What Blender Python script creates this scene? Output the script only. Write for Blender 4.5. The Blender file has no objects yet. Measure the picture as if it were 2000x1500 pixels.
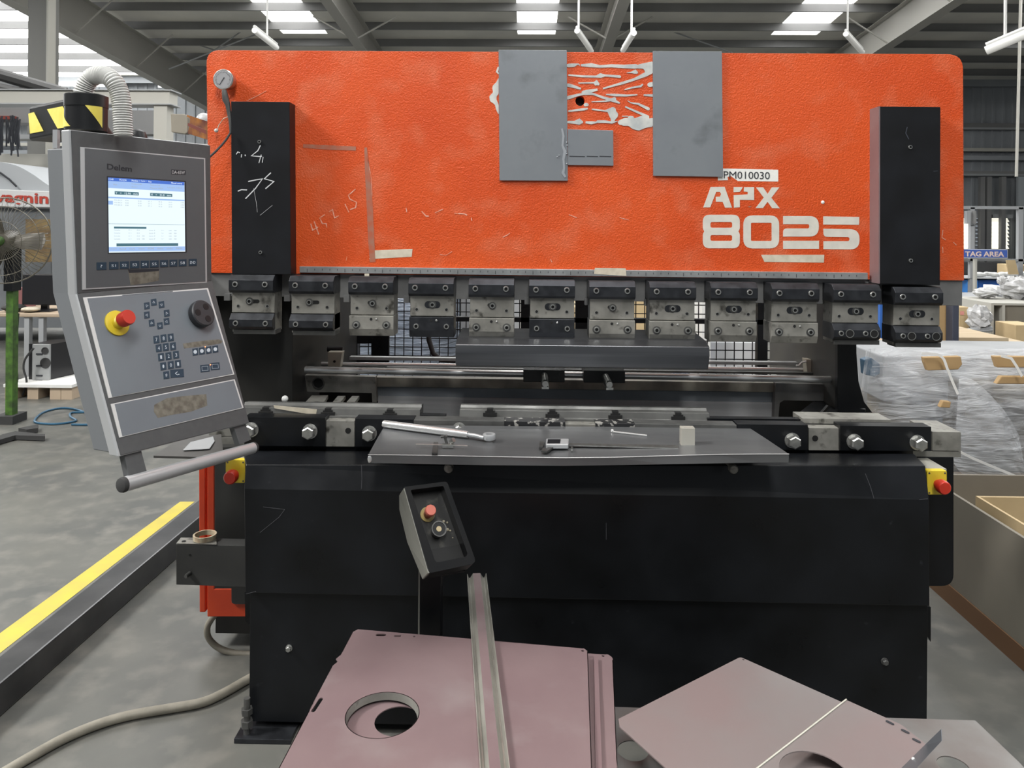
import bpy, bmesh, math, random
from mathutils import Vector, Matrix, Euler
random.seed(11)
SC = bpy.context.scene
COL = SC.collection
V = Vector
PI = math.pi

# ------------------------------------------------------------------ camera
CAM = V((0, 0, 1.46))
F_ = 1500.0
CX, CY = 1000.0, 440.0
YAW = math.radians(1.1)
ROLL = 0.0075
Xp = V((math.cos(YAW), math.sin(YAW), 0))
Fw = V((-math.sin(YAW), math.cos(YAW), 0))
Rt = (Xp + V((0, 0, 1)) * ROLL).normalized()
Up = Rt.cross(Fw).normalized()
def ray(px, py):
    return Fw + Rt * ((px - CX) / F_) - Up * ((py - CY) / F_)
def uy(px, py, Y):
    d = ray(px, py); return CAM + d * (Y / d.y)
def uzb(px, py, zb):
    d = ray(px, py); return CAM + d * (-zb / d.z)
def ux(px, py, X):
    d = ray(px, py); return CAM + d * (X / d.x)
def upl(px, py, p0, n):
    d = ray(px, py); return CAM + d * ((p0 - CAM).dot(n) / d.dot(n))
cam = bpy.data.cameras.new('camera'); co = bpy.data.objects.new('camera', cam); COL.objects.link(co)
M3 = Matrix((Rt, Up, -Fw)).transposed()
co.matrix_world = Matrix.Translation(CAM) @ M3.to_4x4()
cam.sensor_width = 36; cam.lens = 27.0; cam.shift_y = -(750 - CY) / 2000.0
cam.clip_start = 0.02; cam.clip_end = 200
SC.camera = co

# ------------------------------------------------------------------ materials
def mat(name, col, rough=.5, metal=0., col2=None, nscale=6., lo=.35, hi=.65, bump=0., bscale=60., rough2=None,
        spec=.5, stretch=None, emit=None, estr=0., alpha=1., trans=0., col3=None, n3scale=40., lo3=.6, hi3=.7, detail=6., coat=0.):
    m = bpy.data.materials.new(name); m.use_nodes = True
    nt = m.node_tree; N = nt.nodes; L = nt.links
    b = N['Principled BSDF']
    b.inputs['Base Color'].default_value = (*col, 1)
    b.inputs['Roughness'].default_value = rough
    b.inputs['Metallic'].default_value = metal
    b.inputs['Specular IOR Level'].default_value = spec
    b.inputs['Alpha'].default_value = alpha
    b.inputs['Transmission Weight'].default_value = trans
    b.inputs['Coat Weight'].default_value = coat
    if emit:
        b.inputs['Emission Color'].default_value = (*emit, 1); b.inputs['Emission Strength'].default_value = estr
    geo = N.new('ShaderNodeNewGeometry')
    mp = N.new('ShaderNodeMapping'); L.new(geo.outputs['Position'], mp.inputs['Vector'])
    if stretch: mp.inputs['Scale'].default_value = stretch
    def noise(sc, det=detail):
        n = N.new('ShaderNodeTexNoise'); n.inputs['Scale'].default_value = sc; n.inputs['Detail'].default_value = det
        L.new(mp.outputs['Vector'], n.inputs['Vector']); return n
    def ramp(src, a, b_):
        r = N.new('ShaderNodeMapRange'); r.inputs['From Min'].default_value = a; r.inputs['From Max'].default_value = b_
        L.new(src, r.inputs['Value']); return r.outputs['Result']
    def mix(fac, c1, c2):
        x = N.new('ShaderNodeMix'); x.data_type = 'RGBA'; L.new(fac, x.inputs['Factor'])
        if isinstance(c1, tuple): x.inputs[6].default_value = (*c1, 1)
        else: L.new(c1, x.inputs[6])
        x.inputs[7].default_value = (*c2, 1); return x.outputs[2]
    if col2:
        f = ramp(noise(nscale).outputs['Fac'], lo, hi)
        c = mix(f, col, col2)
        if col3: c = mix(ramp(noise(n3scale).outputs['Fac'], lo3, hi3), c, col3)
        L.new(c, b.inputs['Base Color'])
        if rough2 is not None:
            r = N.new('ShaderNodeMapRange'); r.inputs['To Min'].default_value = rough; r.inputs['To Max'].default_value = rough2
            L.new(f, r.inputs['Value']); L.new(r.outputs['Result'], b.inputs['Roughness'])
    if bump:
        bn = noise(bscale, 3.); bp = N.new('ShaderNodeBump'); bp.inputs['Strength'].default_value = bump
        bp.inputs['Distance'].default_value = .002 if bscale > 30 else .01
        L.new(bn.outputs['Fac'], bp.inputs['Height']); L.new(bp.outputs['Normal'], b.inputs['Normal'])
    return m
M = {}
M['orange'] = mat('orange_paint', (.63, .082, .012), .45, col2=(.56, .062, .007), nscale=3, bump=.9, bscale=210, col3=(.62, .135, .055), n3scale=9, lo3=.50, hi3=.8, spec=.4)
M['orange2'] = mat('orange_cabinet', (.60, .062, .015), .45, col2=(.5, .045, .012), nscale=9)
M['black'] = mat('black_paint', (.0035, .0038, .0044), .27, col2=(.0065, .0075, .0095), nscale=5, bump=.06, bscale=60, col3=(.026, .028, .033), n3scale=24, lo3=.70, hi3=.82, rough2=.42, spec=.34)
M['blackbox'] = mat('black_cover', (.006, .0062, .0072), .42, col2=(.010, .011, .0135), nscale=7, spec=.3)
M['blackmetal'] = mat('blackened_steel', (.035, .037, .042), .30, .7, col2=(.05, .053, .06), nscale=30, rough2=.42)
M['steel'] = mat('worn_steel', (.33, .32, .29), .42, .4, col2=(.20, .195, .175), nscale=14, col3=(.05, .047, .04), n3scale=26, lo3=.58, hi3=.72, rough2=.55)
M['steeldark'] = mat('oily_steel', (.14, .14, .135), .42, .6, col2=(.07, .07, .068), nscale=12, rough2=.55)
M['ramsteel'] = mat('grey_ram_steel', (.25, .25, .245), .5, .4, col2=(.16, .16, .16), nscale=8)
M['diesteel'] = mat('die_steel', (.15, .15, .143), .38, .45, col2=(.09, .09, .086), nscale=12, rough2=.5)
M['strip'] = mat('ground_steel_rail', (.40, .41, .41), .38, .6, col2=(.30, .31, .31), nscale=20)
M['plate'] = mat('mild_steel_plate', (.20, .215, .235), .42, .35, col2=(.25, .268, .285), nscale=4, rough2=.34, col3=(.15, .16, .17), n3scale=8, lo3=.58, hi3=.75)
M['chrome'] = mat('chromed_steel', (.72, .72, .71), .22, .7)
M['bolt'] = mat('zinc_bolt', (.55, .55, .53), .28, .9, col2=(.42, .42, .40), nscale=60)
M['brushed'] = mat('stainless_sheet', (.20, .205, .21), .30, .6, col2=(.15, .155, .16), nscale=4, rough2=.40, stretch=(.6, 2, 1))
M['alu'] = mat('brushed_aluminium', (.52, .53, .54), .33, .45, bump=.04, bscale=90)
M['consolegrey'] = mat('console_dark_grey', (.085, .088, .09), .5, .1, col2=(.075, .077, .08), nscale=60)
M['consoleside'] = mat('console_side_grey', (.16, .17, .18), .5, .1)
M['consoleside2'] = mat('console_tan_edge', (.30, .28, .24), .5, .1)
M['panelup'] = mat('membrane_upper', (.105, .112, .118), .45, col2=(.095, .1, .107), nscale=6)
M['panello'] = mat('membrane_lower', (.165, .185, .205), .42, col2=(.15, .165, .185), nscale=6)
M['trim'] = mat('silver_trim', (.55, .56, .57), .35, .3)
M['trimw'] = mat('white_trim', (.62, .61, .60), .4)
M['key'] = mat('navy_key', (.018, .04, .065), .5)
M['keyw'] = mat('key_print', (.55, .6, .65), .5)
M['wear'] = mat('wear_patch', (.11, .095, .075), .6, col2=(.2, .185, .15), nscale=70)
M['ink'] = mat('dark_ink', (.02, .022, .028), .6)
M['yellow'] = mat('yellow_plastic', (.68, .52, .035), .4)
M['yellowp'] = mat('hazard_yellow', (.82, .70, .16), .5, col2=(.75, .62, .1), nscale=30)
M['red'] = mat('red_plastic', (.52, .032, .015), .35)
M['redfade'] = mat('faded_red', (.5, .13, .09), .5)
M['plastic'] = mat('black_plastic', (.010, .0105, .0115), .38, bump=.1, bscale=500, spec=.4)
M['pedestal'] = mat('pedestal_body', (.0065, .007, .008), .38, col2=(.010, .010, .0105), nscale=12, bump=.1, bscale=300, spec=.15)
M['pedside'] = mat('pedestal_lit_side', (.20, .20, .175), .55, bump=.1, bscale=300)  # paler copy of the pedestal colour, for sides lit from the left
M['rubber'] = mat('rubber', (.03, .03, .03), .8)
M['conduit'] = mat('conduit_grey', (.55, .55, .53), .4)
M['white'] = mat('white_paint', (.7, .7, .68), .5)
M['offwhite'] = mat('masking_tape', (.62, .56, .45), .7, col2=(.5, .45, .35), nscale=40)
M['sticker'] = mat('sticker_white', (.78, .77, .73), .55)
M['letter'] = mat('letter_white', (.66, .63, .56), .5, col2=(.58, .56, .5), nscale=30, col3=(.10, .08, .06), n3scale=190, lo3=.74, hi3=.76)
M['glue'] = mat('dried_glue', (.60, .60, .56), .5, col2=(.40, .42, .42), nscale=25)
M['chalk'] = mat('chalk', (.75, .42, .33), .9, col2=(.66, .2, .1), nscale=90)
M['chalkw'] = mat('chalk_white', (.55, .56, .57), .9)
M['smear'] = mat('grey_smear', (.40, .10, .05), .7, col2=(.33, .15, .10), nscale=40)
M['hole'] = mat('hole_shade', (.003, .003, .003), .7)  # near-black puts the shade inside holes and recesses into the colour
M['pink'] = mat('primed_sheet', (.200, .143, .146), .36, .1, col2=(.175, .120, .125), nscale=5, rough2=.45, col3=(.225, .18, .18), n3scale=7, lo3=.52, hi3=.75)
M['pink2'] = mat('primed_sheet_grey', (.215, .165, .162), .38, .12, col2=(.205, .19, .185), nscale=3.5, rough2=.3)
M['silver'] = mat('galvanised_sheet', (.25, .255, .25), .3, .5, col2=(.19, .165, .155), nscale=5, rough2=.42)
M['floor'] = mat('polished_concrete', (.122, .121, .108), .34, col2=(.078, .080, .075), nscale=2.2, lo=.34, hi=.64, rough2=.48, col3=(.158, .152, .135), n3scale=9, lo3=.48, hi3=.72, detail=12)
M['line'] = mat('yellow_floor_paint', (.52, .42, .055), .5, col2=(.45, .37, .07), nscale=12)
M['beamsteel'] = mat('black_steel_tube', (.040, .041, .043), .30, .3, col2=(.07, .07, .072), nscale=7)
M['hose'] = mat('beige_hose', (.27, .25, .205), .55, col2=(.2, .185, .15), nscale=20)
M['sheet_roof'] = mat('roof_sheet', (.80, .78, .72), .6, col2=(.68, .67, .63), nscale=.8)
M['purlin'] = mat('purlin_steel_shaded', (.18, .18, .18), .6, col2=(.22, .22, .22), nscale=1)  # darker than the roof sheet: the webs' shade is put into the colour
M['rafter'] = mat('rafter_steel', (.42, .41, .38), .5)
M['wall'] = mat('wall_sheet', (.30, .32, .34), .6, col2=(.25, .265, .28), nscale=.7)
M['frame'] = mat('grey_frame_steel', (.33, .34, .35), .5)
M['framelt'] = mat('light_frame_steel', (.42, .41, .37), .5)
M['card'] = mat('cardboard', (.40, .27, .13), .8, col2=(.34, .22, .10), nscale=5)
M['cardlt'] = mat('pale_cardboard', (.55, .42, .24), .8, col2=(.48, .36, .2), nscale=5)
M['carddark'] = mat('greybrown_board', (.215, .195, .155), .75, col2=(.17, .15, .12), nscale=2.5, rough2=.6)
M['cardbase'] = mat('brown_pallet_edge', (.14, .07, .03), .8)
M['ply'] = mat('plywood', (.5, .40, .27), .7, col2=(.42, .32, .2), nscale=4, stretch=(1, 8, 8))
M['blue'] = mat('blue_plastic', (.03, .12, .42), .4)
M['bluelt'] = mat('light_blue_plastic', (.05, .25, .7), .4)
M['signblue'] = mat('sign_blue', (.06, .12, .42), .5)
M['signtxt'] = mat('sign_text', (.75, .6, .55), .5)
M['green'] = mat('green_paint', (.065, .15, .02), .5, col2=(.03, .06, .015), nscale=22)
M['cage'] = mat('fan_wire', (.13, .12, .095), .4, .4)
M['blade'] = mat('fan_blade', (.085, .078, .062), .35, .2, col2=(.04, .035, .026), nscale=10)
M['machwhite'] = mat('machine_white', (.62, .63, .63), .4)
M['redtxt'] = mat('red_lettering', (.45, .05, .03), .5)
M['pcgrey'] = mat('computer_grey', (.33, .34, .34), .5, .3)
M['screenblk'] = mat('monitor_black', (.012, .012, .014), .3)
M['wood'] = mat('desk_wood', (.42, .33, .24), .6)
M['tube'] = mat('lamp_tube', (.75, .75, .72), .4, emit=(1, .98, .92), estr=.12)
M['sky'] = mat('skylight_panel', (.9, .9, .9), .5, emit=(1, 1, .98), estr=4.)
M['skynear'] = mat('skylight_near', (.9, .9, .9), .5, emit=(1, 1, .98), estr=1.2)
M['louvre'] = mat('louvre_blade', (.75, .74, .66), .5, emit=(1, .97, .85), estr=.6)  # blades glow themselves in place of daylight coming through
M['glasswin'] = mat('window_glass', (.45, .5, .55), .2, emit=(.8, .9, 1), estr=.25)
M['lcd'] = mat('lcd_white', (.02, .02, .02), .3, emit=(.80, .93, 1), estr=.85)
M['lcdblue'] = mat('lcd_blue', (.02, .02, .02), .3, emit=(.05, .16, .62), estr=.8)
M['lcdlt'] = mat('lcd_light_blue', (.02, .02, .02), .3, emit=(.33, .50, .83), estr=.85)
M['lcdteal'] = mat('lcd_teal', (.02, .02, .02), .3, emit=(.05, .14, .18), estr=.9)
M['lcdgrey'] = mat('lcd_grey_text', (.02, .02, .02), .3, emit=(.35, .4, .42), estr=.85)
M['led'] = mat('led_orange', (.4, .1, .05), .3, emit=(1, .25, .08), estr=3)
M['bluecable'] = mat('blue_cable', (.02, .085, .15), .5)
M['bag'] = mat('plastic_bag', (.5, .5, .5), .35, col2=(.4, .4, .4), nscale=20, bump=.8, bscale=25)
def film_mat(name, base, a_lo, a_hi, rough=.16):
    m = bpy.data.materials.new(name); m.use_nodes = True
    nt = m.node_tree; N = nt.nodes; L = nt.links; b = N['Principled BSDF']
    b.inputs['Base Color'].default_value = (*base, 1); b.inputs['Roughness'].default_value = rough
    b.inputs['Specular IOR Level'].default_value = .8
    geo = N.new('ShaderNodeNewGeometry'); mp = N.new('ShaderNodeMapping'); L.new(geo.outputs['Position'], mp.inputs['Vector'])
    mp.inputs['Rotation'].default_value = (0, math.radians(35), 0); mp.inputs['Scale'].default_value = (1.0, 2, 6)
    n = N.new('ShaderNodeTexNoise'); n.inputs['Scale'].default_value = 5.; n.inputs['Detail'].default_value = 4; n.inputs['Distortion'].default_value = .9
    L.new(mp.outputs['Vector'], n.inputs['Vector'])
    g = N.new('ShaderNodeTexNoise'); g.inputs['Scale'].default_value = 2.2; g.inputs['Detail'].default_value = 3; L.new(geo.outputs['Position'], g.inputs['Vector'])
    r = N.new('ShaderNodeMapRange'); r.inputs['From Min'].default_value = .40; r.inputs['From Max'].default_value = .66
    r.inputs['To Min'].default_value = a_lo; r.inputs['To Max'].default_value = a_hi
    ad = N.new('ShaderNodeMath'); ad.operation = 'MULTIPLY_ADD'; ad.inputs[1].default_value = .45; L.new(n.outputs['Fac'], ad.inputs[0])
    ml_ = N.new('ShaderNodeMath'); ml_.operation = 'MULTIPLY'; ml_.inputs[1].default_value = .58; L.new(g.outputs['Fac'], ml_.inputs[0]); L.new(ml_.outputs[0], ad.inputs[2])
    L.new(ad.outputs[0], r.inputs['Value']); L.new(r.outputs['Result'], b.inputs['Alpha'])
    bp = N.new('ShaderNodeBump'); bp.inputs['Strength'].default_value = .8; bp.inputs['Distance'].default_value = .022
    L.new(n.outputs['Fac'], bp.inputs['Height']); L.new(bp.outputs['Normal'], b.inputs['Normal'])
    return m
M['film'] = film_mat('stretch_film', (.66, .68, .71), .12, .80)
M['filmblue'] = film_mat('blue_grey_film', (.22, .26, .32), .9, 1.)

# ------------------------------------------------------------------ mesh building
LOC = {}
class MB:
    def __init__(s): s.v = []; s.f = []
    def add(s, vs, fs):
        k = len(s.v); s.v += [V(p) for p in vs]; s.f += [tuple(i + k for i in f) for f in fs]; return s
    def prism(s, pts, vec):
        n = len(pts); vec = V(vec); pts = [V(p) for p in pts]
        return s.add(pts + [p + vec for p in pts], [tuple(range(n)), tuple(range(2 * n - 1, n - 1, -1))] + [(i, i + n, (i + 1) % n + n, (i + 1) % n) for i in range(n)])
    def box(s, x0, x1, y0, y1, z0, z1):
        return s.prism([(x0, y0, z0), (x1, y0, z0), (x1, y0, z1), (x0, y0, z1)], (0, y1 - y0, 0))
    def obox(s, c, ax, ay, az):
        c, ax, ay, az = V(c), V(ax), V(ay), V(az)
        return s.prism([c - ax - ay - az, c + ax - ay - az, c + ax - ay + az, c - ax - ay + az], ay * 2)
    def cyl(s, p0, p1, r0, r1=None, n=20, caps=True):
        p0, p1 = V(p0), V(p1); r1 = r0 if r1 is None else r1
        return s.sweep([p0, p1], [r0, r1], n, caps)
    def sweep(s, path, rad, n=12, caps=True, hint=None):
        path = [V(p) for p in path]; m = len(path)
        if not isinstance(rad, (list, tuple)): rad = [rad] * m
        t0 = (path[1] - path[0]).normalized()
        u = V(hint) if hint else (V((0, 0, 1)) if abs(t0.z) < .9 else V((1, 0, 0)))
        u = (u - t0 * u.dot(t0)).normalized(); vs = []
        for i, p in enumerate(path):
            t = (path[min(i + 1, m - 1)] - path[max(i - 1, 0)])
            if t.length < 1e-9: t = t0
            t = t.normalized(); u = (u - t * u.dot(t)).normalized(); w = t.cross(u)
            for k in range(n):
                a = 2 * PI * k / n; vs.append(p + (u * math.cos(a) + w * math.sin(a)) * rad[i])
        fs = []
        for i in range(m - 1):
            for k in range(n):
                a, b = i * n + k, i * n + (k + 1) % n; fs.append((a, b, b + n, a + n))
        if caps: fs.append(tuple(range(n - 1, -1, -1))); fs.append(tuple(range((m - 1) * n, m * n)))
        return s.add(vs, fs)
    def lathe(s, c, ax, prof, n=24):            # prof = [(distance along axis, radius)...]
        c, ax = V(c), V(ax).normalized()
        return s.sweep([c + ax * h for h, r in prof], [max(r, 1e-5) for h, r in prof], n) if all(prof[i][0] != prof[i + 1][0] for i in range(len(prof) - 1)) else s._lathe(c, ax, prof, n)
    def _lathe(s, c, ax, prof, n=24):
        c, ax = V(c), V(ax).normalized()
        u = V((0, 0, 1)) if abs(ax.z) < .9 else V((1, 0, 0)); u = (u - ax * u.dot(ax)).normalized(); w = ax.cross(u)
        vs = [c + ax * h + (u * math.cos(2 * PI * k / n) + w * math.sin(2 * PI * k / n)) * max(r, 1e-5) for h, r in prof for k in range(n)]
        fs = []
        for i in range(len(prof) - 1):
            for k in range(n):
                a, b = i * n + k, i * n + (k + 1) % n; fs.append((a, b, b + n, a + n))
        if prof[0] != prof[-1]: fs.append(tuple(range(n - 1, -1, -1))); fs.append(tuple(range((len(prof) - 1) * n, len(prof) * n)))
        return s.add(vs, fs)
    def sphere(s, c, r, nu=12, nv=8, sc=(1, 1, 1)):
        c = V(c); vs = [c + V((0, 0, r * sc[2]))]
        for j in range(1, nv):
            a = PI * j / nv
            for i in range(nu):
                b = 2 * PI * i / nu; vs.append(c + V((r * sc[0] * math.sin(a) * math.cos(b), r * sc[1] * math.sin(a) * math.sin(b), r * sc[2] * math.cos(a))))
        vs.append(c - V((0, 0, r * sc[2]))); L = len(vs) - 1; fs = []
        for i in range(nu):
            fs.append((0, 1 + i, 1 + (i + 1) % nu)); k = 1 + (nv - 2) * nu; fs.append((L, k + (i + 1) % nu, k + i))
        for j in range(nv - 2):
            for i in range(nu):
                a, b = 1 + j * nu + i, 1 + j * nu + (i + 1) % nu; fs.append((a, a + nu, b + nu, b))
        return s.add(vs, fs)
    def plate(s, outer, holes, vec):            # flat outline with holes, thickness vec
        bm = bmesh.new(); es = []
        for loop in [outer] + holes:
            vv = [bm.verts.new(V(p)) for p in loop]
            es += [bm.edges.new((vv[i], vv[(i + 1) % len(vv)])) for i in range(len(vv))]
        bmesh.ops.triangle_fill(bm, use_beauty=True, use_dissolve=False, edges=es)
        r = bmesh.ops.extrude_face_region(bm, geom=list(bm.faces))
        bmesh.ops.translate(bm, vec=V(vec), verts=[g for g in r['geom'] if isinstance(g, bmesh.types.BMVert)])
        bm.verts.index_update()
        s.add([v.co.copy() for v in bm.verts], [tuple(v.index for v in f.verts) for f in bm.faces]); bm.free(); return s
    def ribbon(s, pts, wid, n, th, off=0.):     # flat stroke on a surface with normal n
        n = V(n).normalized(); pts = [V(p) for p in pts]; m = len(pts)
        if not isinstance(wid, (list, tuple)): wid = [wid] * m
        a, b = [], []
        for i, p in enumerate(pts):
            t = V((0, 0, 0))
            if i > 0: t += (p - pts[i - 1]).normalized()
            if i < m - 1: t += (pts[i + 1] - p).normalized()
            t.normalize(); w = n.cross(t).normalized()
            k = 1.
            if 0 < i < m - 1:
                c = (pts[i + 1] - p).normalized().dot((p - pts[i - 1]).normalized()); k = min(1.6, 1 / math.sqrt(max(.15, (1 + c) / 2)))
            a.append(p + w * wid[i] * .5 * k + n * off); b.append(p - w * wid[i] * .5 * k + n * off)
        vs = a + b + [q + n * th for q in a] + [q + n * th for q in b]; fs = []
        A, B, C, D = 0, m, 2 * m, 3 * m
        for i in range(m - 1):
            fs += [(C + i, C + i + 1, D + i + 1, D + i), (A + i, B + i, B + i + 1, A + i + 1), (A + i, A + i + 1, C + i + 1, C + i), (B + i, D + i, D + i + 1, B + i + 1)]
        fs += [(A, C, D, B), (A + m - 1, B + m - 1, D + m - 1, C + m - 1)]
        return s.add(vs, fs)
    def text(s, body, TL, TR, BL, th=.0006, bold=0.):
        TL, TR, BL = V(TL), V(TR), V(BL)
        c = bpy.data.curves.new('t', 'FONT'); c.body = body; c.resolution_u = 3; c.offset = bold; c.extrude = 0
        o = bpy.data.objects.new('t', c); COL.objects.link(o)
        me = bpy.data.meshes.new_from_object(o.evaluated_get(bpy.context.evaluated_depsgraph_get()))
        xs = [v.co.x for v in me.vertices]; ys = [v.co.y for v in me.vertices]
        if xs:
            x0, x1, y0, y1 = min(xs), max(xs), min(ys), max(ys)
            ex = (TR - TL) / (x1 - x0); ey = (TL - BL) / (y1 - y0); n = ex.cross(ey).normalized()
            pts = [BL + ex * (v.co.x - x0) + ey * (v.co.y - y0) for v in me.vertices]
            bm = bmesh.new(); vv = [bm.verts.new(p) for p in pts]
            for p in me.polygons:
                try: bm.faces.new([vv[i] for i in p.vertices])
                except ValueError: pass
            r = bmesh.ops.extrude_face_region(bm, geom=list(bm.faces))
            bmesh.ops.translate(bm, vec=n * th, verts=[g for g in r['geom'] if isinstance(g, bmesh.types.BMVert)])
            bm.verts.index_update(); s.add([v.co.copy() for v in bm.verts], [tuple(v.index for v in f.verts) for f in bm.faces]); bm.free()
        bpy.data.objects.remove(o); bpy.data.meshes.remove(me); bpy.data.curves.remove(c); return s
    def build(s, name, m, parent=None, bev=0., smooth=False, label=None, cat=None, group=None, kind=None, seg=2, two=None):
        L = LOC.get(parent.name, V((0, 0, 0))) if parent else V((0, 0, 0))
        me = bpy.data.meshes.new(name)
        if not parent:                           # top-level mesh: origin at its base
            xs = [p.x for p in s.v]; ys = [p.y for p in s.v]; zs = [p.z for p in s.v]
            L = V(((min(xs) + max(xs)) / 2, (min(ys) + max(ys)) / 2, min(zs)))
        me.from_pydata([p - L for p in s.v], [], s.f); me.update()
        bm = bmesh.new(); bm.from_mesh(me); bmesh.ops.recalc_face_normals(bm, faces=bm.faces); bm.to_mesh(me); bm.free()
        o = bpy.data.objects.new(name, me); COL.objects.link(o); me.materials.append(M[m] if isinstance(m, str) else m)
        LOC[o.name] = L
        if parent: o.parent = parent
        else: o.location = L
        if bev:
            b = o.modifiers.new('bevel', 'BEVEL'); b.width = bev; b.segments = seg; b.limit_method = 'ANGLE'; b.angle_limit = math.radians(40)
        if smooth:
            me.polygons.foreach_set('use_smooth', [True] * len(me.polygons))
            bm = bmesh.new(); bm.from_mesh(me)
            for e in bm.edges:
                if len(e.link_faces) == 2 and e.calc_face_angle(0) > .7: e.smooth = False
            bm.to_mesh(me); bm.free()
        tag(o, label, cat, group, kind); return o
def tag(o, label=None, cat=None, group=None, kind=None):
    if label: o['label'] = label
    if cat: o['category'] = cat
    if group: o['group'] = group
    if kind: o['kind'] = kind
    return o
def thing(name, loc, label, cat, group=None):
    o = bpy.data.objects.new(name, None); COL.objects.link(o); o.location = V(loc); o.empty_display_size = .1
    LOC[o.name] = V(loc); return tag(o, label, cat, group)
def rect(x0, y0, x1, y1): return [(x0, y0), (x1, y0), (x1, y1), (x0, y1)]
def P(pts, Y): return [uy(x, y, Y) for x, y in pts]
def rrect_pts(c, r, ccw=True):
    pass
def rounded(pts, r, n=6):                       # pixel-space corner rounding: r may be a list
    out = []; m = len(pts)
    for i, p in enumerate(pts):
        rr = r[i] if isinstance(r, (list, tuple)) else r
        if rr <= 0: out.append(p); continue
        a, b = pts[i - 1], pts[(i + 1) % m]
        da = math.hypot(a[0] - p[0], a[1] - p[1]); db = math.hypot(b[0] - p[0], b[1] - p[1]); q = min(rr, da * .49, db * .49)
        s_ = (p[0] + (a[0] - p[0]) * q / da, p[1] + (a[1] - p[1]) * q / da); e = (p[0] + (b[0] - p[0]) * q / db, p[1] + (b[1] - p[1]) * q / db)
        for k in range(n + 1):
            t = k / n; out.append(((1 - t) ** 2 * s_[0] + 2 * t * (1 - t) * p[0] + t * t * e[0], (1 - t) ** 2 * s_[1] + 2 * t * (1 - t) * p[1] + t * t * e[1]))
    return out
def smoothline(pts, n=6):                       # Catmull-Rom through points of any dimension
    out = []; m = len(pts); pts = [V(p) for p in pts]
    for i in range(m - 1):
        p0, p1, p2, p3 = pts[max(i - 1, 0)], pts[i], pts[i + 1], pts[min(i + 2, m - 1)]
        for k in range(n):
            t = k / n; out.append(.5 * ((2 * p1) + (p2 - p0) * t + (2 * p0 - 5 * p1 + 4 * p2 - p3) * t * t + (3 * p1 - p0 - 3 * p2 + p3) * t ** 3))
    out.append(pts[-1]); return out
NF = V((0, -1, 0))                              # faces the front
# ================================================================== PRESS BRAKE
PB = thing('press_brake', (.1, 2.6, 0), 'large press brake with orange upper ram, white lettering and black front cover', 'press brake')
YR, YC = 2.54, 2.455
def slab(px, Y, t, name=None, m=None, parent=None, **k):
    b = MB().prism(P(px, Y), (0, t, 0))
    return b.build(name, m, parent, **k) if name else b
def z1(x, y): return (400 + x / 3.3333, 80 + y / 3.3333)
def z2(x, y): return (900 + x / 3.3333, 80 + y / 3.3333)
def z3(x, y): return (1400 + x / 3.3333, 80 + y / 3.3333)
def lin(a, b, n): return [a + (b - a) * i / (n - 1) for i in range(n)]
def circ_px(cx, cy, rx, ry, n=20): return [(cx + rx * math.cos(2 * PI * k / n), cy + ry * math.sin(2 * PI * k / n)) for k in range(n)]

# ---- ram
ramo = rounded([(403, 98), (1881, 106), (1883, 548), (409, 533)], [26, 30, 0, 0], 8)
ram = MB().plate(P(ramo, YR), [P(circ_px(1133, 197, 9, 10), YR)], (0, .05, 0)).build('ram_panel', 'orange', PB, bev=.0015)
slab([(405, 531), (1880, 547), (1879, 597), (415, 578)], YR + .008, .05, 'ram_plate', 'ramsteel', PB, bev=.001)
b = MB().prism(P([(1120, 180), (1146, 180), (1146, 212), (1120, 212)], YR + .03), (0, .01, 0)); b.build('hole_backing', 'hole', ram)
sr = slab([(585, 520.5), (1695, 533), (1695, 546), (585, 532.5)], YR - .018, .02, 'scale_rail', 'strip', PB, bev=.0008)
# printed ruler ticks on the rail
b = MB()
for k in range(74):
    x = 600 + k * 14.7; y = 524.5 + (x - 585) * .0113; w = .45
    b.prism(P([(x - w, y), (x + w, y), (x + w, y + (6.5 if k % 5 == 0 else 3.5)), (x - w, y + (6.5 if k % 5 == 0 else 3.5))], YR - .0185), (0, .0006, 0))
b.build('ruler_marks', 'ink', sr)
# ---- lettering 8025 / APX
def stroke(b, pts, wpx, Y, th=.0006, off=.0, close=False):
    q = P(pts, Y); s = Y / F_
    if isinstance(wpx, (list, tuple)): w = [a * s for a in wpx]
    else: w = wpx * s
    if close: q = q + [q[0], q[1]]
    b.ribbon(q, w, NF, th, off)
def cap(b, pts, Y, th=.0007): b.prism(P(pts, Y - th), (0, th, 0))
YL_ = YR - .0004
def zL(x, y): return (1360 + x / 5.882, 320 + y / 5.882)
def letter(name, outer, holes=(), r=0, k=0):
    o3 = P([zL(*p) for p in (rounded(outer, r, 6) if r else outer)], YR - .0006 - .00004 * k)
    h3 = [P([zL(*p) for p in rounded(h, rr, 4)], YR - .0006 - .00004 * k) for h, rr in holes]
    return MB().plate(o3, h3, (0, .0006, 0))
letter('e', [(75, 585), (500, 585), (500, 745), (484, 776), (500, 806), (500, 970), (75, 970), (75, 806), (91, 776), (75, 745)], [(rect(162, 668, 412, 734), 22), (rect(162, 818, 412, 885), 22)], [110, 110, 45, 0, 45, 110, 110, 45, 0, 45]).build('figure_eight', 'letter', ram)
letter('z', rect(540, 592, 952, 972), [(rect(628, 676, 865, 886), 14)], 110).build('figure_zero', 'letter', ram)
b = letter('t', [(997, 600), (1408, 600), (1408, 836), (997, 836), (997, 742), (1298, 742), (1298, 693), (997, 693)], (), [0, 110, 110, 0, 45, 22, 22, 0])
b.prism(P([zL(*p) for p in rect(997, 884, 1410, 976)], YR - .0006), (0, .0006, 0)).build('figure_two', 'letter', ram)
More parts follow.
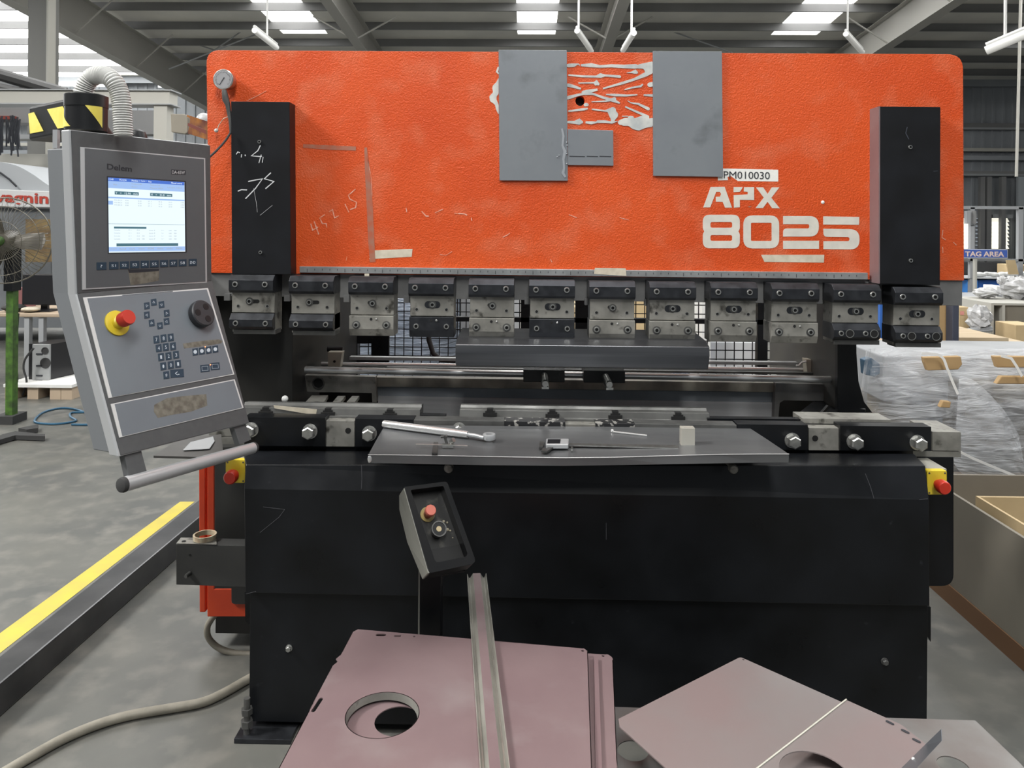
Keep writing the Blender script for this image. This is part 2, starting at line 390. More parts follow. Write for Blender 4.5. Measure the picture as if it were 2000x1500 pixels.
b = letter('f', [(1460, 745), (1875, 752), (1875, 984), (1460, 980), (1460, 888), (1760, 888), (1760, 842), (1460, 838)], (), [0, 110, 110, 0, 0, 22, 22, 45])
b.prism(P([zL(*p) for p in [(1458, 603), (1872, 610), (1870, 700), (1458, 697)]], YR - .0006), (0, .0006, 0)).build('figure_five', 'letter', ram)
letter('a', [(80, 500), (165, 265), (325, 263), (410, 503), (330, 503), (302, 436), (224, 434), (224, 378), (272, 376), (285, 345), (270, 322), (228, 322), (160, 500)]).build('letter_a', 'letter', ram)
b = letter('p', [(428, 266), (535, 266), (515, 300), (500, 322), (428, 326)])
b.v, b.f = (lambda m: (b.v + m.v, b.f + [tuple(i + len(b.v) for i in f) for f in m.f]))(letter('p', [(548, 268), (664, 266), (664, 415), (500, 413), (500, 498), (432, 504), (428, 360), (560, 352), (590, 350), (590, 322), (545, 318)]))
b.build('letter_p', 'letter', ram)
letter('x', [(685, 270), (768, 270), (820, 345), (868, 270), (955, 270), (862, 390), (960, 512), (872, 510), (818, 436), (766, 508), (680, 508), (775, 388)]).build('letter_x', 'letter', ram)
MB().prism(P([zL(585, 490), zL(610, 482), zL(640, 490), zL(610, 502)], YR - .0004), (0, .0004, 0)).build('paint_chip', 'smear', ram)
# ---- sticker, tape, chalk, glue on the ram
st = MB().prism(P([(1409, 329), (1520, 331.5), (1520, 354.5), (1441, 353.5), (1427, 343.5), (1421, 346), (1422, 352), (1402, 352.5), (1402, 345), (1411, 343)], YR - .0005), (0, .0005, 0)).build('number_sticker', 'sticker', ram, label='white sticker printed PM010030')
pp = P([(1413.5, 334.3), (1503.5, 336), (1413.5, 348.5)], YR - .0009)
MB().text('PM010030', *pp, th=.0004).build('sticker_print', 'ink', ram)
def tape(pts, Y, name='masking_tape', par=ram, th=.0006): return MB().prism(P(pts, Y - th), (0, th, 0)).build(name, 'offwhite', par, label='piece of beige masking tape')
tape([z1(1090, 1364), z1(1352, 1353), z1(1347, 1405), z1(1070, 1420)], YR)
tape([z3(288, 1392), z3(700, 1392), z3(697, 1443), z3(310, 1438)], YR)
tape([(1162, 523), (1222, 524), (1223.5, 539), (1160, 535)], YR - .018, par=sr)
tape([(712, 534.5), (721, 534.5), (721, 540), (712, 540)], YR - .02, par=sr)
b = MB()
for s, w in [([(592, 285), (640, 288), (695, 290)], [7, 9, 8]), ([(714, 288), (717, 330), (722, 400), (725, 470), (728, 512)], [5, 9, 12, 12, 11])]:
    stroke(b, smoothline([(x, y, 0) for x, y in s], 5) and s, w, YL_, th=.0003)
b.build('grey_smear', 'smear', ram)
ck = [([(690, 1190), (702, 1232), (738, 1212)], 2.0), ([(712, 1175), (742, 1260)], 2.2), ([(782, 1130), (748, 1152), (765, 1188), (790, 1190), (796, 1215)], 2.0),
      ([(808, 1112), (832, 1098), (838, 1125), (845, 1152), (872, 1138)], 2.0), ([(912, 1060), (938, 1116)], 1.6), ([(982, 963), (935, 1005), (945, 1030), (988, 1050), (982, 1085), (945, 1098)], 2.0),
      ([(1062, 770), (1085, 900), (1090, 1010)], 1.0), ([(1412, 1108), (1440, 1140), (1458, 1140)], 2.4), ([(1500, 1118), (1550, 1095)], 1.6), ([(1625, 1122), (1690, 1125), (1708, 1135)], 2.), ([(1735, 1150), (1738, 1170)], 1.5),
      ([(1940, 1278), (1975, 1260), (1985, 1250)], 1.6), ([(1530, 1390), (1570, 1395), (1610, 1370)], 1.0), ([(920, 1430), (925, 1405)], 1.4), ([(275, 390), (340, 358), (400, 325)], 1.1), ([(1310, 1085), (1315, 1115)], 1.4),
      ([(2260, 1440), (2250, 1420)], 1.2), ([(2700, 1150), (2760, 1165)], 1.1), ([(2370, 1130), (2420, 1150)], 1.4)]
b = MB()
for s, w in ck: stroke(b, [z1(*p) for p in s], w, YL_, th=.0003)
for s, w in [([(1472, 1230), (1465, 1280), (1490, 1295)], 1.5), ([(1470, 1340), (1472, 1380)], 1.5), ([(1540, 1310), (1560, 1330)], 1.4)]: stroke(b, [z3(*p) for p in s], w, YL_, th=.0003)
b.build('chalk_figures', 'chalk', ram)
gl = [([(245, 170), (235, 200), (246, 215)], [3, 4, 2]), 
      ([(700, 160), (735, 158), (765, 150), (775, 160)], [7, 7, 2, 2]), ([(782, 158), (850, 158), (905, 166), (980, 162), (1060, 166), (1140, 166)], [4, 8, 5, 6, 7, 9]),
      ([(1080, 208), (1110, 205), (1135, 200), (1145, 205)], [1, 3, 8, 5]),
      ([(700, 222), (790, 230), (880, 232), (910, 225), (940, 225), (1035, 232)], [3, 4, 4, 9, 4, 5]), ([(1210, 215), (1130, 250), (1050, 275), (925, 310)], [9, 5, 5, 3]),
      ([(765, 274), (865, 272), (880, 272), (893, 280)], [2, 3, 11, 6]), ([(700, 288), (730, 295), (782, 312)], [7, 6, 4]), ([(798, 335), (830, 330), (890, 316)], [7, 8, 4]),
      ([(698, 370), (760, 352), (800, 345), (860, 345), (930, 370), (1000, 390), (1035, 405)], [7, 5, 4, 4, 5, 6, 3]), ([(1065, 318), (1110, 305), (1170, 295), (1185, 282)], [2, 3, 4, 3]),
      ([(945, 348), (1000, 352), (1080, 355), (1150, 350)], [2, 5, 4, 2]), ([(1190, 352), (1250, 355)], [3, 5]), ([(1230, 285), (1248, 282)], [9, 9]), ([(850, 396), (940, 392), (1000, 378)], [1, 3, 7]),
      ([(1085, 388), (1105, 402), (1155, 410), (1220, 442)], [1, 2, 4, 6]), ([(1070, 428), (1130, 455), (1200, 485)], [3, 4, 5]), ([(700, 457), (800, 445), (826, 440)], [3, 5, 3]), ([(812, 415), (822, 415)], [7, 6]),
      ([(852, 444), (870, 447), (940, 455), (990, 450)], [2, 3, 3, 12]), ([(700, 528), (740, 530), (772, 525), (795, 530)], [5, 6, 12, 3]),
      ([(812, 530), (850, 533), (885, 530)], [4, 6, 3]), ([(890, 525), (940, 525), (985, 532), (1020, 522)], [5, 5, 4, 1]), ([(1040, 530), (1075, 520)], [10, 12]), ([(1050, 490), (1090, 490)], [1.5, 1.5]),
]
def zg(x, y): return (940 + x / 5.556, 90 + y / 5.556)
b = MB()
for q in ([(1505, 830), (1540, 790), (1590, 780), (1600, 755), (1650, 760), (1660, 785), (1700, 770), (1790, 740), (1825, 760), (1820, 790), (1862, 775), (1862, 875), (1790, 885), (1710, 918), (1640, 900), (1600, 865), (1530, 865)],
          [(1360, 690), (1400, 672), (1450, 690), (1488, 735), (1480, 770), (1450, 800), (1440, 835), (1400, 835), (1410, 800), (1385, 750)],
          [(188, 340), (165, 390), (122, 430), (120, 470), (130, 500), (85, 545), (95, 600), (130, 620), (150, 640), (160, 690), (188, 745), (190, 640), (165, 580), (165, 545), (188, 520)],
          [(1660, 240), (1670, 210), (1740, 190), (1862, 165), (1862, 295), (1800, 325), (1765, 310), (1780, 280), (1760, 245)]):
    b.prism(P(rounded([zg(*p) for p in q], 3, 3), YR - .0016), (0, .0016, 0))
for gi, (s, w) in enumerate(gl):
    stroke(b, [z2(*p) for p in s], [a * 1.0 for a in w], YL_, th=.0009 + .00002 * gi)
    for e in (0, -1):
        if w[e] > 4:
            c = z2(*s[e]); b.prism([p for p in P(circ_px(c[0], c[1], w[e] * .52, w[e] * .5, 10), YR - .0012)], (0, .0012, 0))
b.build('dried_glue', 'glue', ram, kind='stuff')
for c in [(1607, 395)]:
    MB().lathe(uy(*c, YR), NF, [(-.001, .006), (.0015, .0055), (.003, .002)], 12).build('paint_chip', 'sticker', ram)
# ---- cylinder covers
def screw(c, r, parent, m='bolt', h=.004, name='screw'):
    o = MB()._lathe(V(c), NF, [(0, r), (h * .7, r), (h, r * .9), (h, r * .58), (h * .2, r * .5)], 14).build(name, m, parent, smooth=True)
    o.data.materials.append(M['hole'])  # socket recess gets its shade as black colour
    for p in o.data.polygons:
        if p.index >= 42: p.material_index = 1
    o.data.polygons[56].material_index = 0
    return o
lc = slab([(451, 198), (565.5, 199), (568, 536), (453, 536)], 2.48, .062, 'cylinder_cover', 'blackbox', PB, bev=.0012)
for c in ((507, 277), (509, 493)): screw(uy(*c, 2.48), .006, lc)
b = MB()
for s, w in [([(215, 978), (240, 968), (275, 970)], 2), ([(283, 915), (330, 905), (375, 898), (330, 960), (265, 1027)], 2.2), ([(430, 858), (388, 897), (450, 915), (395, 962)], 2.2),
             ([(205, 738), (215, 722), (228, 728)], 1.6), ([(240, 738), (238, 758)], 1.8), ([(262, 740), (265, 750)], 2), ([(362, 680), (345, 715), (303, 748), (355, 752), (372, 752)], 1.9), ([(368, 740), (352, 795)], 1.5),
             ([(380, 755), (375, 792)], 1.4), ([(318, 960), (335, 1050), (342, 1115)], .5), ([(360, 1135), (440, 1070)], .5)]:
    stroke(b, [z1(*p) for p in s], w, 2.4797, th=.0003)
b.build('chalk_figures', 'chalkw', lc)
rc = slab([(1718.5, 208), (1837, 209), (1836, 557), (1718, 554)], 2.475, .066, 'cylinder_cover', 'blackbox', PB, bev=.001)
for c in ((1777.5, 287.5), (1778.5, 509)): screw(uy(*c, 2.475), .0065, rc)
slab([(1716.6, 207.6), (1719, 207.6), (1718.6, 554), (1716.2, 554)], 2.4745, .067, 'side_flange', 'pink', rc, label='bare mauve steel flange')
b = MB()
for s, w in [([(1240, 560), (1230, 600), (1250, 640)], 1.6), ([(1410, 848), (1440, 846)], .8)]: stroke(b, [z3(*p) for p in s], w, 2.4747, th=.0003)
b.build('scuff', mat('scuff', (.035, .04, .055), .6), rc)

# ---- twelve punch holders
LX = [446.5, 563.7, 680, 797.5, 915.2, 1033.5, 1151.2, 1269, 1389, 1508.5, 1628.5, 1749]
TY = [537, 539, 541, 543.5, 545.5, 547.5, 549.5, 551, 552, 554, 556, 561]
LOW = 'AABCBCBBBBAA'; SLOT = 'kkbobobooooo'
for i in range(12):
    o = uy(LX[i], TY[i], YC); w = .144 + .0006 * i; x0, zt = o.x, o.z; x1 = x0 + w
    X = lambda f: x0 + w * f
    def prof(p, a=x0, c=x1): return MB().prism([(a, y, zt + z) for y, z in p], (c - a, 0, 0))
    body = prof([(2.475, -.055), (2.475, -.1225), (2.482, -.1235), (2.482, -.186), (2.552, -.186), (2.552, -.055)], x0 + .004, x1 - .001).build('punch_holder', 'steel', PB, bev=.0008)
    prof([(2.552, 0), (2.474, 0), (YC, -.0165), (YC, -.049), (YC + .008, -.0575), (2.552, -.0575)]).build('upper_clamp', 'blackmetal', body, bev=.0012)
    if LOW[i] == 'A':
        prof([(2.552, -.1245), (2.4745, -.1245), (YC, -.1435), (YC, -.166), (YC + .013, -.176), (2.552, -.176)], x0 + .002, x1 - .001).build('lower_clamp', 'blackmetal', body, bev=.001)
        prof([(2.473, -.178), (2.473, -.192), (2.53, -.192), (2.53, -.178)], x0 + .01, x1 + .003).build('adaptor_strip', 'steeldark', body)
    else:
        prof([(2.552, -.1255), (2.466, -.1255), (2.466, -.168), (2.476, -.191), (2.552, -.191)], x0 + .002, x1).build('lower_clamp', 'blackmetal' if LOW[i] == 'C' else 'steel', body, bev=.001)
    for fx in (.15, .82): screw((X(fx), YC, zt - .030), .0095, body)
    yl = YC if LOW[i] == 'A' else 2.466
    if i >= 10:
        for fx in (.16, .67):
            screw((X(fx), yl, zt - .154), .0085, body)
            MB()._lathe((X(fx + .185), yl, zt - .1545), NF, [(-.001, .0135), (.0012, .0135), (.0012, .0115), (.0002, .0115)], 16).build('hole_rim', 'bolt', body)
            MB().cyl((X(fx + .185), yl + .001, zt - .1545), (X(fx + .185), yl - .0006, zt - .1545), .0117).build('bore', 'hole', body)
    else:
        for fx in (.17, .84):
            if LOW[i] == 'B': MB().cyl((X(fx), yl + .001, zt - .155), (X(fx), yl - .0008, zt - .155), .0135).build('counterbore', 'steeldark', body)
            screw((X(fx), yl - .0006, zt - .155), .009, body)
        if LOW[i] != 'A':
            MB().cyl((X(.5), yl + .001, zt - .136), (X(.5), yl - .0007, zt - .136), .0045, n=12).build('bore', 'hole', body)
            MB().sphere((X(.62), yl, zt - .136), .004, 10, 6).build('detent_ball', 'bolt', body)
    for fx in (.17, .83):
        MB()._lathe((X(fx), 2.475, zt - .102), NF, [(-.001, .006), (.0008, .006), (.0008, .0045), (.0001, .0042)], 12).build('dowel_hole', 'bolt', body)
        MB().cyl((X(fx), 2.476, zt - .102), (X(fx), 2.4745, zt - .102), .0044, n=12).build('bore', 'hole', body)
    cx, cz = X(.52), zt - .086
    hw = .0255 if SLOT[i] == 'o' else .016 if SLOT[i] == 'k' else .006
    hr = .0115 if SLOT[i] == 'o' else .006
    off = {'o': 0, 'k': -.012, 'b': 0}[SLOT[i]]
    if SLOT[i] == 'k': cx = X(.43)
    st_ = [(cx + (hw - hr) * (1 if math.cos(a) > 0 else -1) + hr * math.cos(a) + (.016 if SLOT[i] == 'k' else 0), cz + hr * math.sin(a)) for a in [2 * PI * (k + .5) / 24 for k in range(24)]]
    MB().prism([(x, 2.4742, z) for x, z in st_], (0, .002, 0)).build('slot', 'hole' if SLOT[i] != 'o' else 'blackmetal', body)
    if SLOT[i] == 'b': MB().cyl((cx - .010, 2.476, cz + .002), (cx - .010, 2.4738, cz + .002), .006, n=12).build('bore', 'hole', body)
    screw((cx, 2.4738, cz), .0088, body, h=.005)
    MB()._lathe((cx, 2.4742, cz), NF, [(0, .0125), (.001, .0125), (.001, .009)], 16).build('washer', 'steeldark', body)
for i in range(12):                               # small stops under the ram beside the holders
    if i in (0, 1, 2, 3, 5, 6, 7, 9, 10, 11):
        a = LX[i] - 9; y = 574 + (LX[i] - 446) * .0125
        slab([(a, y), (a + 11, y), (a + 11, y + 13), (a, y + 13)], 2.535, .03, 'stop_block', 'ramsteel', PB)

# ---- C frames, guard
bl = 'black'
frame_m = mat('frame_black', (.013, .013, .0125), .5, col2=(.022, .022, .02), nscale=4, spec=.3)
MB().box(-1.06, -.80, 2.62, 3.62, .05, 1.90).build('side_frame', frame_m, PB, bev=.002)
slabf = MB().prism(P(smooth_px := [(1640, 560), (1672, 560), (1672, 745), (1677, 765), (1686, 785), (1703, 806), (1640, 806)], 2.62), (0, .75, 0))
slabf.build('side_frame', mat('frame_dark_grey', (.05, .05, .048), .5, col2=(.07, .068, .06), nscale=5), PB, bev=.002)
slab([(1636, 575), (1673, 575), (1673, 690), (1677, 745), (1688, 785), (1704, 806), (1636, 806)], 2.6, .022, 'frame_edge_plate', 'black', PB, bev=.001)
MB().box(-.80, 1.06, 3.5, 3.6, 1.42, 1.9).build('rear_crossbeam', frame_m, PB)
g = thing('wire_mesh_guard', uy(1100, 720, 3.75), 'black wire mesh guard panel behind the press brake throat', 'mesh guard')
b = MB(); a0, a1 = uy(686, 560, 3.75), uy(1512, 790, 3.75); pitch = .0435
n = int((a1.x - a0.x) / pitch)
for k in range(n + 1): b.box(a0.x + k * pitch - .0022, a0.x + k * pitch + .0022, 3.748, 3.752, a1.z, a0.z)
for k in range(int((a0.z - a1.z) / pitch) + 1): b.box(a0.x, a1.x, 3.746, 3.750, a1.z + k * pitch - .0022, a1.z + k * pitch + .0022)
b.build('wire_grid', 'black', g)
for (x0, x1, y0, y1) in [(1018, 1034, 560, 790), (1124, 1150, 560, 790), (1478, 1496, 560, 790), (686, 700, 560, 790), (880, 1510, 618, 633)]:
    p, q = uy(x0, y0, 3.72), uy(x1, y1, 3.72); MB().box(p.x, q.x, 3.70, 3.74, 0 if y1 == 790 else q.z, p.z).build('guard_bar', 'black', g)
p, q = uy(688, 655, 3.6), uy(755, 700, 3.6)
MB().plate([(p.x, 3.66, q.z - .06), (q.x, 3.66, q.z - .06), (q.x, 3.66, p.z), (p.x, 3.66, p.z)], [[uy(x, y, 3.66) for x, y in [(698, 671), (725, 671), (725, 694), (698, 694)]]], (0, .02, 0)).build('guard_plate', 'black', g)
g2 = MB().sweep([uy(*p, 3.3) for p in [(836, 640), (838, 665), (846, 690), (862, 703), (890, 705)]], .011, 10).build('hose', 'rubber', PB, smooth=True)

# ---- backgauge
G = []
def gp(px, Y, t, name, m, bev=.0006, **k): return slab(px, Y, t, name, m, PB, bev=bev, **k)
gp([(733, 737), (1515, 748), (1515, 766), (733, 755)], 2.78, .04, 'backgauge_beam', mat('tan_steel', (.36, .34, .28), .45, .3, col2=(.16, .15, .13), nscale=9))
bg = mat('blue_grey_plate', (.30, .32, .345), .45, .2, col2=(.22, .235, .25), nscale=6)
bg2 = mat('grey_plate', (.52, .53, .54), .5, .2, col2=(.40, .41, .42), nscale=3, stretch=(1, 1, 14))
gp([(735, 756), (1510, 766), (1510, 786), (735, 773)], 2.80, .03, 'backgauge_plate', bg)
gp([(738, 774), (1512, 787), (1512, 824), (738, 815)], 2.79, .03, 'rear_bed_plate', bg2)
gp([(595, 733), (733, 736), (735, 786), (727, 786), (726, 768), (600, 765)], 2.76, .03, 'gauge_bracket', 'steel')
gp([(572, 729), (597, 724), (598, 765), (588, 780), (569, 786)], 2.83, .05, 'gauge_bracket', 'steel')
gp([(1515, 748), (1657, 752), (1657, 766), (1646, 784), (1531, 782), (1523, 787), (1520, 820), (1512, 820)], 2.76, .03, 'gauge_bracket', mat('bracket_dark', (.2, .2, .195), .45, .4, col2=(.13, .13, .12), nscale=12))
for c, r in (((622, 748), 12), ((1627, 765), 11)):
    q = uy(*c, 2.76); kb = MB()._lathe(q, NF, [(0, r * .00184), (.006, r * .00184), (.006, r * .0015), (.001, r * .0013)], 20).build('bearing_cap', 'steeldark', PB)
    MB().cyl(q, q + NF * .0035, r * .0013).build('bearing_bore', 'hole', kb)
MB().cyl(uy(596, 722, 2.70), uy(1656, 742, 2.70), .0122, n=20).build('guide_rod', 'chrome', PB, smooth=True)
MB().cyl(uy(628, 711, 2.93), uy(1612, 723, 2.93), .0085, n=16).build('guide_rod', 'chrome', PB, smooth=True)
gp([(682, 697), (1560, 708), (1560, 714), (682, 703)], 3.02, .03, 'rear_rail', 'strip')
gp([(755, 717), (1650, 729), (1650, 733), (755, 721)], 2.86, .02, 'rear_rail', 'steeldark')
cream = mat('cream_plastic', (.40, .38, .31), .5)
for px, sx in (([(640, 688), (668, 688), (664, 718), (641, 718)], (655, 682)), ([(1574, 702), (1600, 703), (1600, 732), (1577, 732)], (1597, 695))):
    bb = gp(px, 2.88, .04, 'rod_clamp_block', cream, label='cream plastic block')
    c = uy(sum(p[0] for p in px) / 4, sum(p[1] for p in px) / 4 + 3, 2.879); MB().cyl(c, c + NF * .001, .005, n=12).build('bore', 'hole', bb)
    c = uy(*sx, 2.95); MB().cyl(c - V((.03, 0, 0)), c + V((.03, 0, 0)), .011, n=14).build('sensor', 'plastic', PB, smooth=True)
MB().sweep([uy(*p, 2.87) for p in [(1575, 706), (1566, 708), (1560, 714), (1555, 714)]], .0035, 8).build('sensor_wire', 'white', PB)
for x0, x1, yf, fx in ((1022, 1103, 722, 1065), (1140, 1221, 723.5, 1190.5)):
    gp([(x0, yf), (x1, yf + 1), (x1, yf + 25), (x0, yf + 24)], 2.64, .09, 'backgauge_carriage', 'black', bev=.002)
    c = uy(fx, yf + 28, 2.5); MB()._lathe(c + V((0, .14, 0)), NF, [(0, .0115), (.12, .0115), (.138, .0115), (.14, .010)], 16).build('gauge_finger', 'bolt', PB, smooth=True)
    MB().box(c.x - .011, c.x + .012, 2.498, 2.60, c.z - .0165, c.z - .009).build('gauge_finger', 'bolt', PB)
for q in ([(597, 785), (609, 772), (641, 772), (633, 785)], [(650, 785), (660, 773), (675, 773), (665, 785)], [(677, 785), (688, 773), (702, 773), (693, 785)]):
    MB().prism([uzb(x, y, .60) for x, y in q], (0, 0, -.012)).build('slide_rail', 'steel', PB)
for q in ([(1560, 806), (1590, 783), (1620, 783), (1600, 806)], [(1612, 806), (1628, 785), (1640, 785), (1640, 806)]):
    MB().prism([uzb(x, y, .62) for x, y in q], (0, 0, -.012)).build('slide_rail', 'black', PB)
# bed
for q in ([(596, 766), (738, 766), (738, 832), (580, 832)], [(1513, 766), (1646, 766), (1646, 832), (1513, 832)]): gp(q, 2.97, .03, 'gap_backing', frame_m)  # dark plates added behind the gaps to make them read dark
gp([(478, 866), (1783, 876), (1783, 892), (478, 888)], 2.352, .03, 'bed_front', bl)
x0, x1 = uy(477, 822, 2.34).x, uy(1740, 822, 2.34).x
MB().box(x0 + .01, x1, 2.384, 2.50, 1.46 - .69, 1.46 - .6225).build('bed_table', 'steeldark', PB, bev=.001)
gp([(1567, 817), (1740, 820), (1740, 829.5), (1567, 827)], 2.385, .085, 'bed_side_table', 'steel')
sp = uzb(1685, 803, .60); MB()._lathe(sp, V((0, 0, 1)), [(0, .009), (.008, .009), (.008, .004)], 10).build('screw', 'black', PB)
gp([(1821, 843), (1877, 844), (1877, 881), (1821, 880)], 2.37, .14, 'bed_end', 'steel')
gp([(1783, 881), (1877, 882), (1877, 893.5), (1783, 892)], 2.372, .13, 'bed_end_lip', 'steel')
gp([(408, 833), (477, 833), (477, 852), (408, 852)], 2.40, .12, 'bed_end', 'steel')
gp([(408, 853), (477, 853), (477, 873), (414, 873)], 2.40, .12, 'bed_end_lip', 'steel')
def yt(x): return 814 + (x - 477) * .0148
def yb(x): return 871 + (x - 477) * .0078
chip = mat('chipped_black_paint', (.012, .012, .013), .35, col2=(.28, .27, .25), nscale=55, lo=.56, hi=.60)
for a, c, m, dy in [(477, 635.5, bl, 0), (636.5, 692.5, 'steel', 5), (693.5, 808, bl, 0), (808, 985, 'steeldark', 1), (985, 1104, chip, 1), (1104, 1163, 'steel', 5), (1163, 1240, chip, 2), (1240, 1439, 'steeldark', 2), (1440, 1578, bl, 0), (1579.5, 1640, 'steel', 5), (1641, 1819, bl, 0)]:
    Yq = 2.33 if dy < 4 else 2.342
    gp([(a, yt(a) + dy), (c, yt(c) + dy), (c, yb(c)), (a, yb(a))], Yq, .05 - (Yq - 2.33), 'clamp_bar', m, bev=.001)
for (a, c, y) in ((1382, 1566, 817), (820, 870, 810)):
    gp([(a, y), (c, y + 2), (c, y + 8), (a, y + 6)], 2.40, .03, 'bed_strip', bl)
for c in ((680, 841), (1592, 856)):
    q = uy(*c, 2.342); MB().cyl(q + V((0, .001, 0)), q + NF * .0012, .0088, n=16).build('bore', 'hole', PB)
def hexbolt(c, Y, r, name='hex_bolt', m='bolt', par=PB, h=.024):
    q = uy(*c, Y); b = MB()._lathe(q, NF, [(0, r * 1.25), (.004, r * 1.25), (.004, r * .9)], 20)
    b._lathe(q + NF * .004, NF, [(0, r * 1.08), (h, r * 1.08), (h + .003, r * .85)], 6); return b.build(name, m, par, bev=.0008)
for c in ((491, 839), (606, 842), (722, 846), (1547, 860), (1668, 862), (1791, 864)): hexbolt(c, 2.33, .0185)
hexbolt((897, 838), 2.33, .0165)
# ---- front cover
pts = lambda l: [uy(x, y, Y) for x, y, Y in l]
Lp = pts([(474, 880, 2.325), (480, 907, 2.19), (477, 955, 2.165), (479, 1158, 2.165)]); Rp = pts([(1785, 886, 2.325), (1807, 909, 2.19), (1815, 976, 2.165), (1816, 1184, 2.165)])
Lp += [V((p.x, 2.325, p.z)) for p in (Lp[3],)]; Rp += [V((p.x, 2.325, p.z)) for p in (Rp[3],)]
b = MB(); n = len(Lp)
b.add(Lp + Rp, [tuple(range(n)), tuple(range(2 * n - 1, n - 1, -1))] + [(i, i + n, (i + 1) % n + n, (i + 1) % n) for i in range(n)])
fc = b.build('front_cover', 'black', PB, bev=.0025)
Ll, Rl = uy(488, 1200, 2.19).x, uy(1812, 1200, 2.19).x
lowc = MB().prism([(Ll, 2.19, .03), (Rl, 2.19, .03), (Rl, 2.19, Rp[3].z + .01), (Ll, 2.19, Lp[3].z + .01)], (0, .135, 0)).build('lower_cover', 'black', PB, bev=.0015)
MB().prism(P([(478, 1158), (489, 1158), (488, 1222), (479, 1212)], 2.24), (0, .02, 0)).build('cover_tab', 'black', PB)
MB().prism(P([(1808, 1184), (1818, 1186), (1818, 1254), (1809, 1240)], 2.24), (0, .02, 0)).build('cover_tab', 'black', PB)
hexbolt((565, 1265), 2.19, .008, par=lowc, h=.006); hexbolt((1727, 1291), 2.19, .008, par=lowc, m='steeldark', h=.006)
b = MB()
for s in ([(706, 908), (707, 935), (706, 955)], [(1690, 925), (1700, 950), (1707, 974)], [(514, 990), (556, 995), (545, 1010), (508, 1040)], [(1184, 1021), (1184, 1054)], [(480, 1160), (500, 1155)], [(1795, 976), (1812, 974)]):
    stroke(b, s, .7, 2.1645 if s[0][1] > 975 else 2.16, th=.0003)
b.build('scratches', mat('scratch', (.09, .09, .1), .6), fc)
# sheet support studs
for c in ((876, 915), (1433, 917)):
    q = uy(*c, 2.10); MB()._lathe(q + V((0, .085, 0)), NF, [(0, .006), (.07, .006), (.07, .0125), (.085, .0125), (.088, .010)], 16).build('support_stud', 'steel', PB, smooth=True)
# uprights beside the cover
gp(rounded([(1790, 893), (1863, 893), (1863, 1145), (1815, 1145), (1790, 1145)], [0, 0, 28, 0, 0], 6), 2.37, .06, 'side_upright', bl, bev=.002)
gp([(419, 873), (486, 873), (486, 1178), (452, 1178), (452, 1150), (419, 1150)], 2.37, .06, 'side_upright', mat('upright_grey_black', (.02, .02, .02), .5, col2=(.03, .03, .028), nscale=6), bev=.002)
# emergency stop boxes
for nm, (x0, y0, x1, y1), bc in (('l', (440.5, 898, 479, 943.5), (456, 926)), ('r', (1811, 919, 1849.5, 966.5), (1834, 945.5))):
    e = gp(rounded(rect(x0, y0, x1, y1), 4, 3), 2.24, .02, 'emergency_stop_box', 'yellow', bev=.0015, label='yellow emergency stop box with red button')
    gp(rect(x0 + 1, y0 - 3, x1 - .5, y1 - 2), 2.262, .11, 'emergency_stop_back', mat('stopbox_grey_' + nm, (.32, .31, .27), .5))
    q = uy(*bc, 2.24) + V((.003 if nm == 'l' else -.003, 0, 0))
    MB()._lathe(q, NF, [(0, .013), (.012, .013), (.016, .0195), (.034, .0195), (.0385, .016)], 20).build('stop_button', 'red', e, smooth=True)
    for dx in (4, -4):
        for dy in (4, -4):
            q = uy(x0 + dx if dx > 0 else x1 + dx, y0 + dy + 1 if dy > 0 else y1 + dy, 2.24); MB().cyl(q, q + NF * .0012, .0026, n=10).build('screw', 'steeldark', e)
# bracket and orange cabinet on the left
br = gp([(344, 1063.5), (486, 1066), (486, 1147), (344, 1142)], 2.25, .05, 'side_bracket', mat('bracket_black', (.03, .03, .029), .5, col2=(.045, .045, .043), nscale=8), bev=.0012)
q1 = [(344, 1063), (423, 1065), (423, 1052), (353.5, 1051.5)]; qz = uy(344, 1063.3, 2.25).z
MB().prism([V((p.x, p.y, qz + .0015)) for p in [uzb(x, y, 1.46 - qz) for x, y in q1]], (0, 0, .001)).build('bracket_top', 'steel', br)
c = uzb(359, 1057, 1.46 - qz - .003); MB().cyl(c, c + V((0, 0, .0008)), .006, n=12).build('bore', 'hole', br)
c = uy(371, 1084, 2.25); MB().cyl(c, c + NF * .001, .0035, n=10).build('bore', 'hole', br)
c = uy(371, 1120, 2.25); MB().cyl(c, c + V((-.004, -.02, 0)), .007, .0055, n=12).build('pin', 'steeldark', br)
MB().prism(P([(388, 893), (401, 893), (401, 1196), (389.5, 1196)], 2.47), (0, .02, 0)).build('cabinet_door', 'orange2', PB, bev=.003)
MB().prism(P([(404.5, 893), (419, 893), (419, 1150), (482, 1150), (482, 1205), (404.5, 1205)], 2.46), (0, .4, 0)).build('side_cabinet', 'orange2', PB, bev=.003)
MB().prism(P(rounded([(452, 1148), (490, 1148), (490, 1180), (452, 1180)], [0, 0, 0, 8], 4), 2.455), (0, .003, 0)).build('cabinet_recess', 'rubber', PB)
# foot and levelling bolt
q = uzb(462, 1440, 1.455); MB().box(q.x, q.x + .16, q.y - .02, q.y + .12, .0005, .014).build('foot_plate', 'blackmetal', PB, bev=.001)
q = uzb(482, 1432, 1.446); MB()._lathe(q, V((0, 0, 1)), [(0, .009), (.10, .009)], 12)._lathe(q + V((0, 0, .02)), V((0, 0, 1)), [(0, .017), (.018, .017)], 6)._lathe(q + V((0, 0, .055)), V((0, 0, 1)), [(0, .016), (.016, .016)], 6).build('levelling_bolt', 'steeldark', PB)
MB().box(Ll + .05, Rl - .05, 2.24, 3.2, .001, .06).build('base_frame', frame_m, PB)
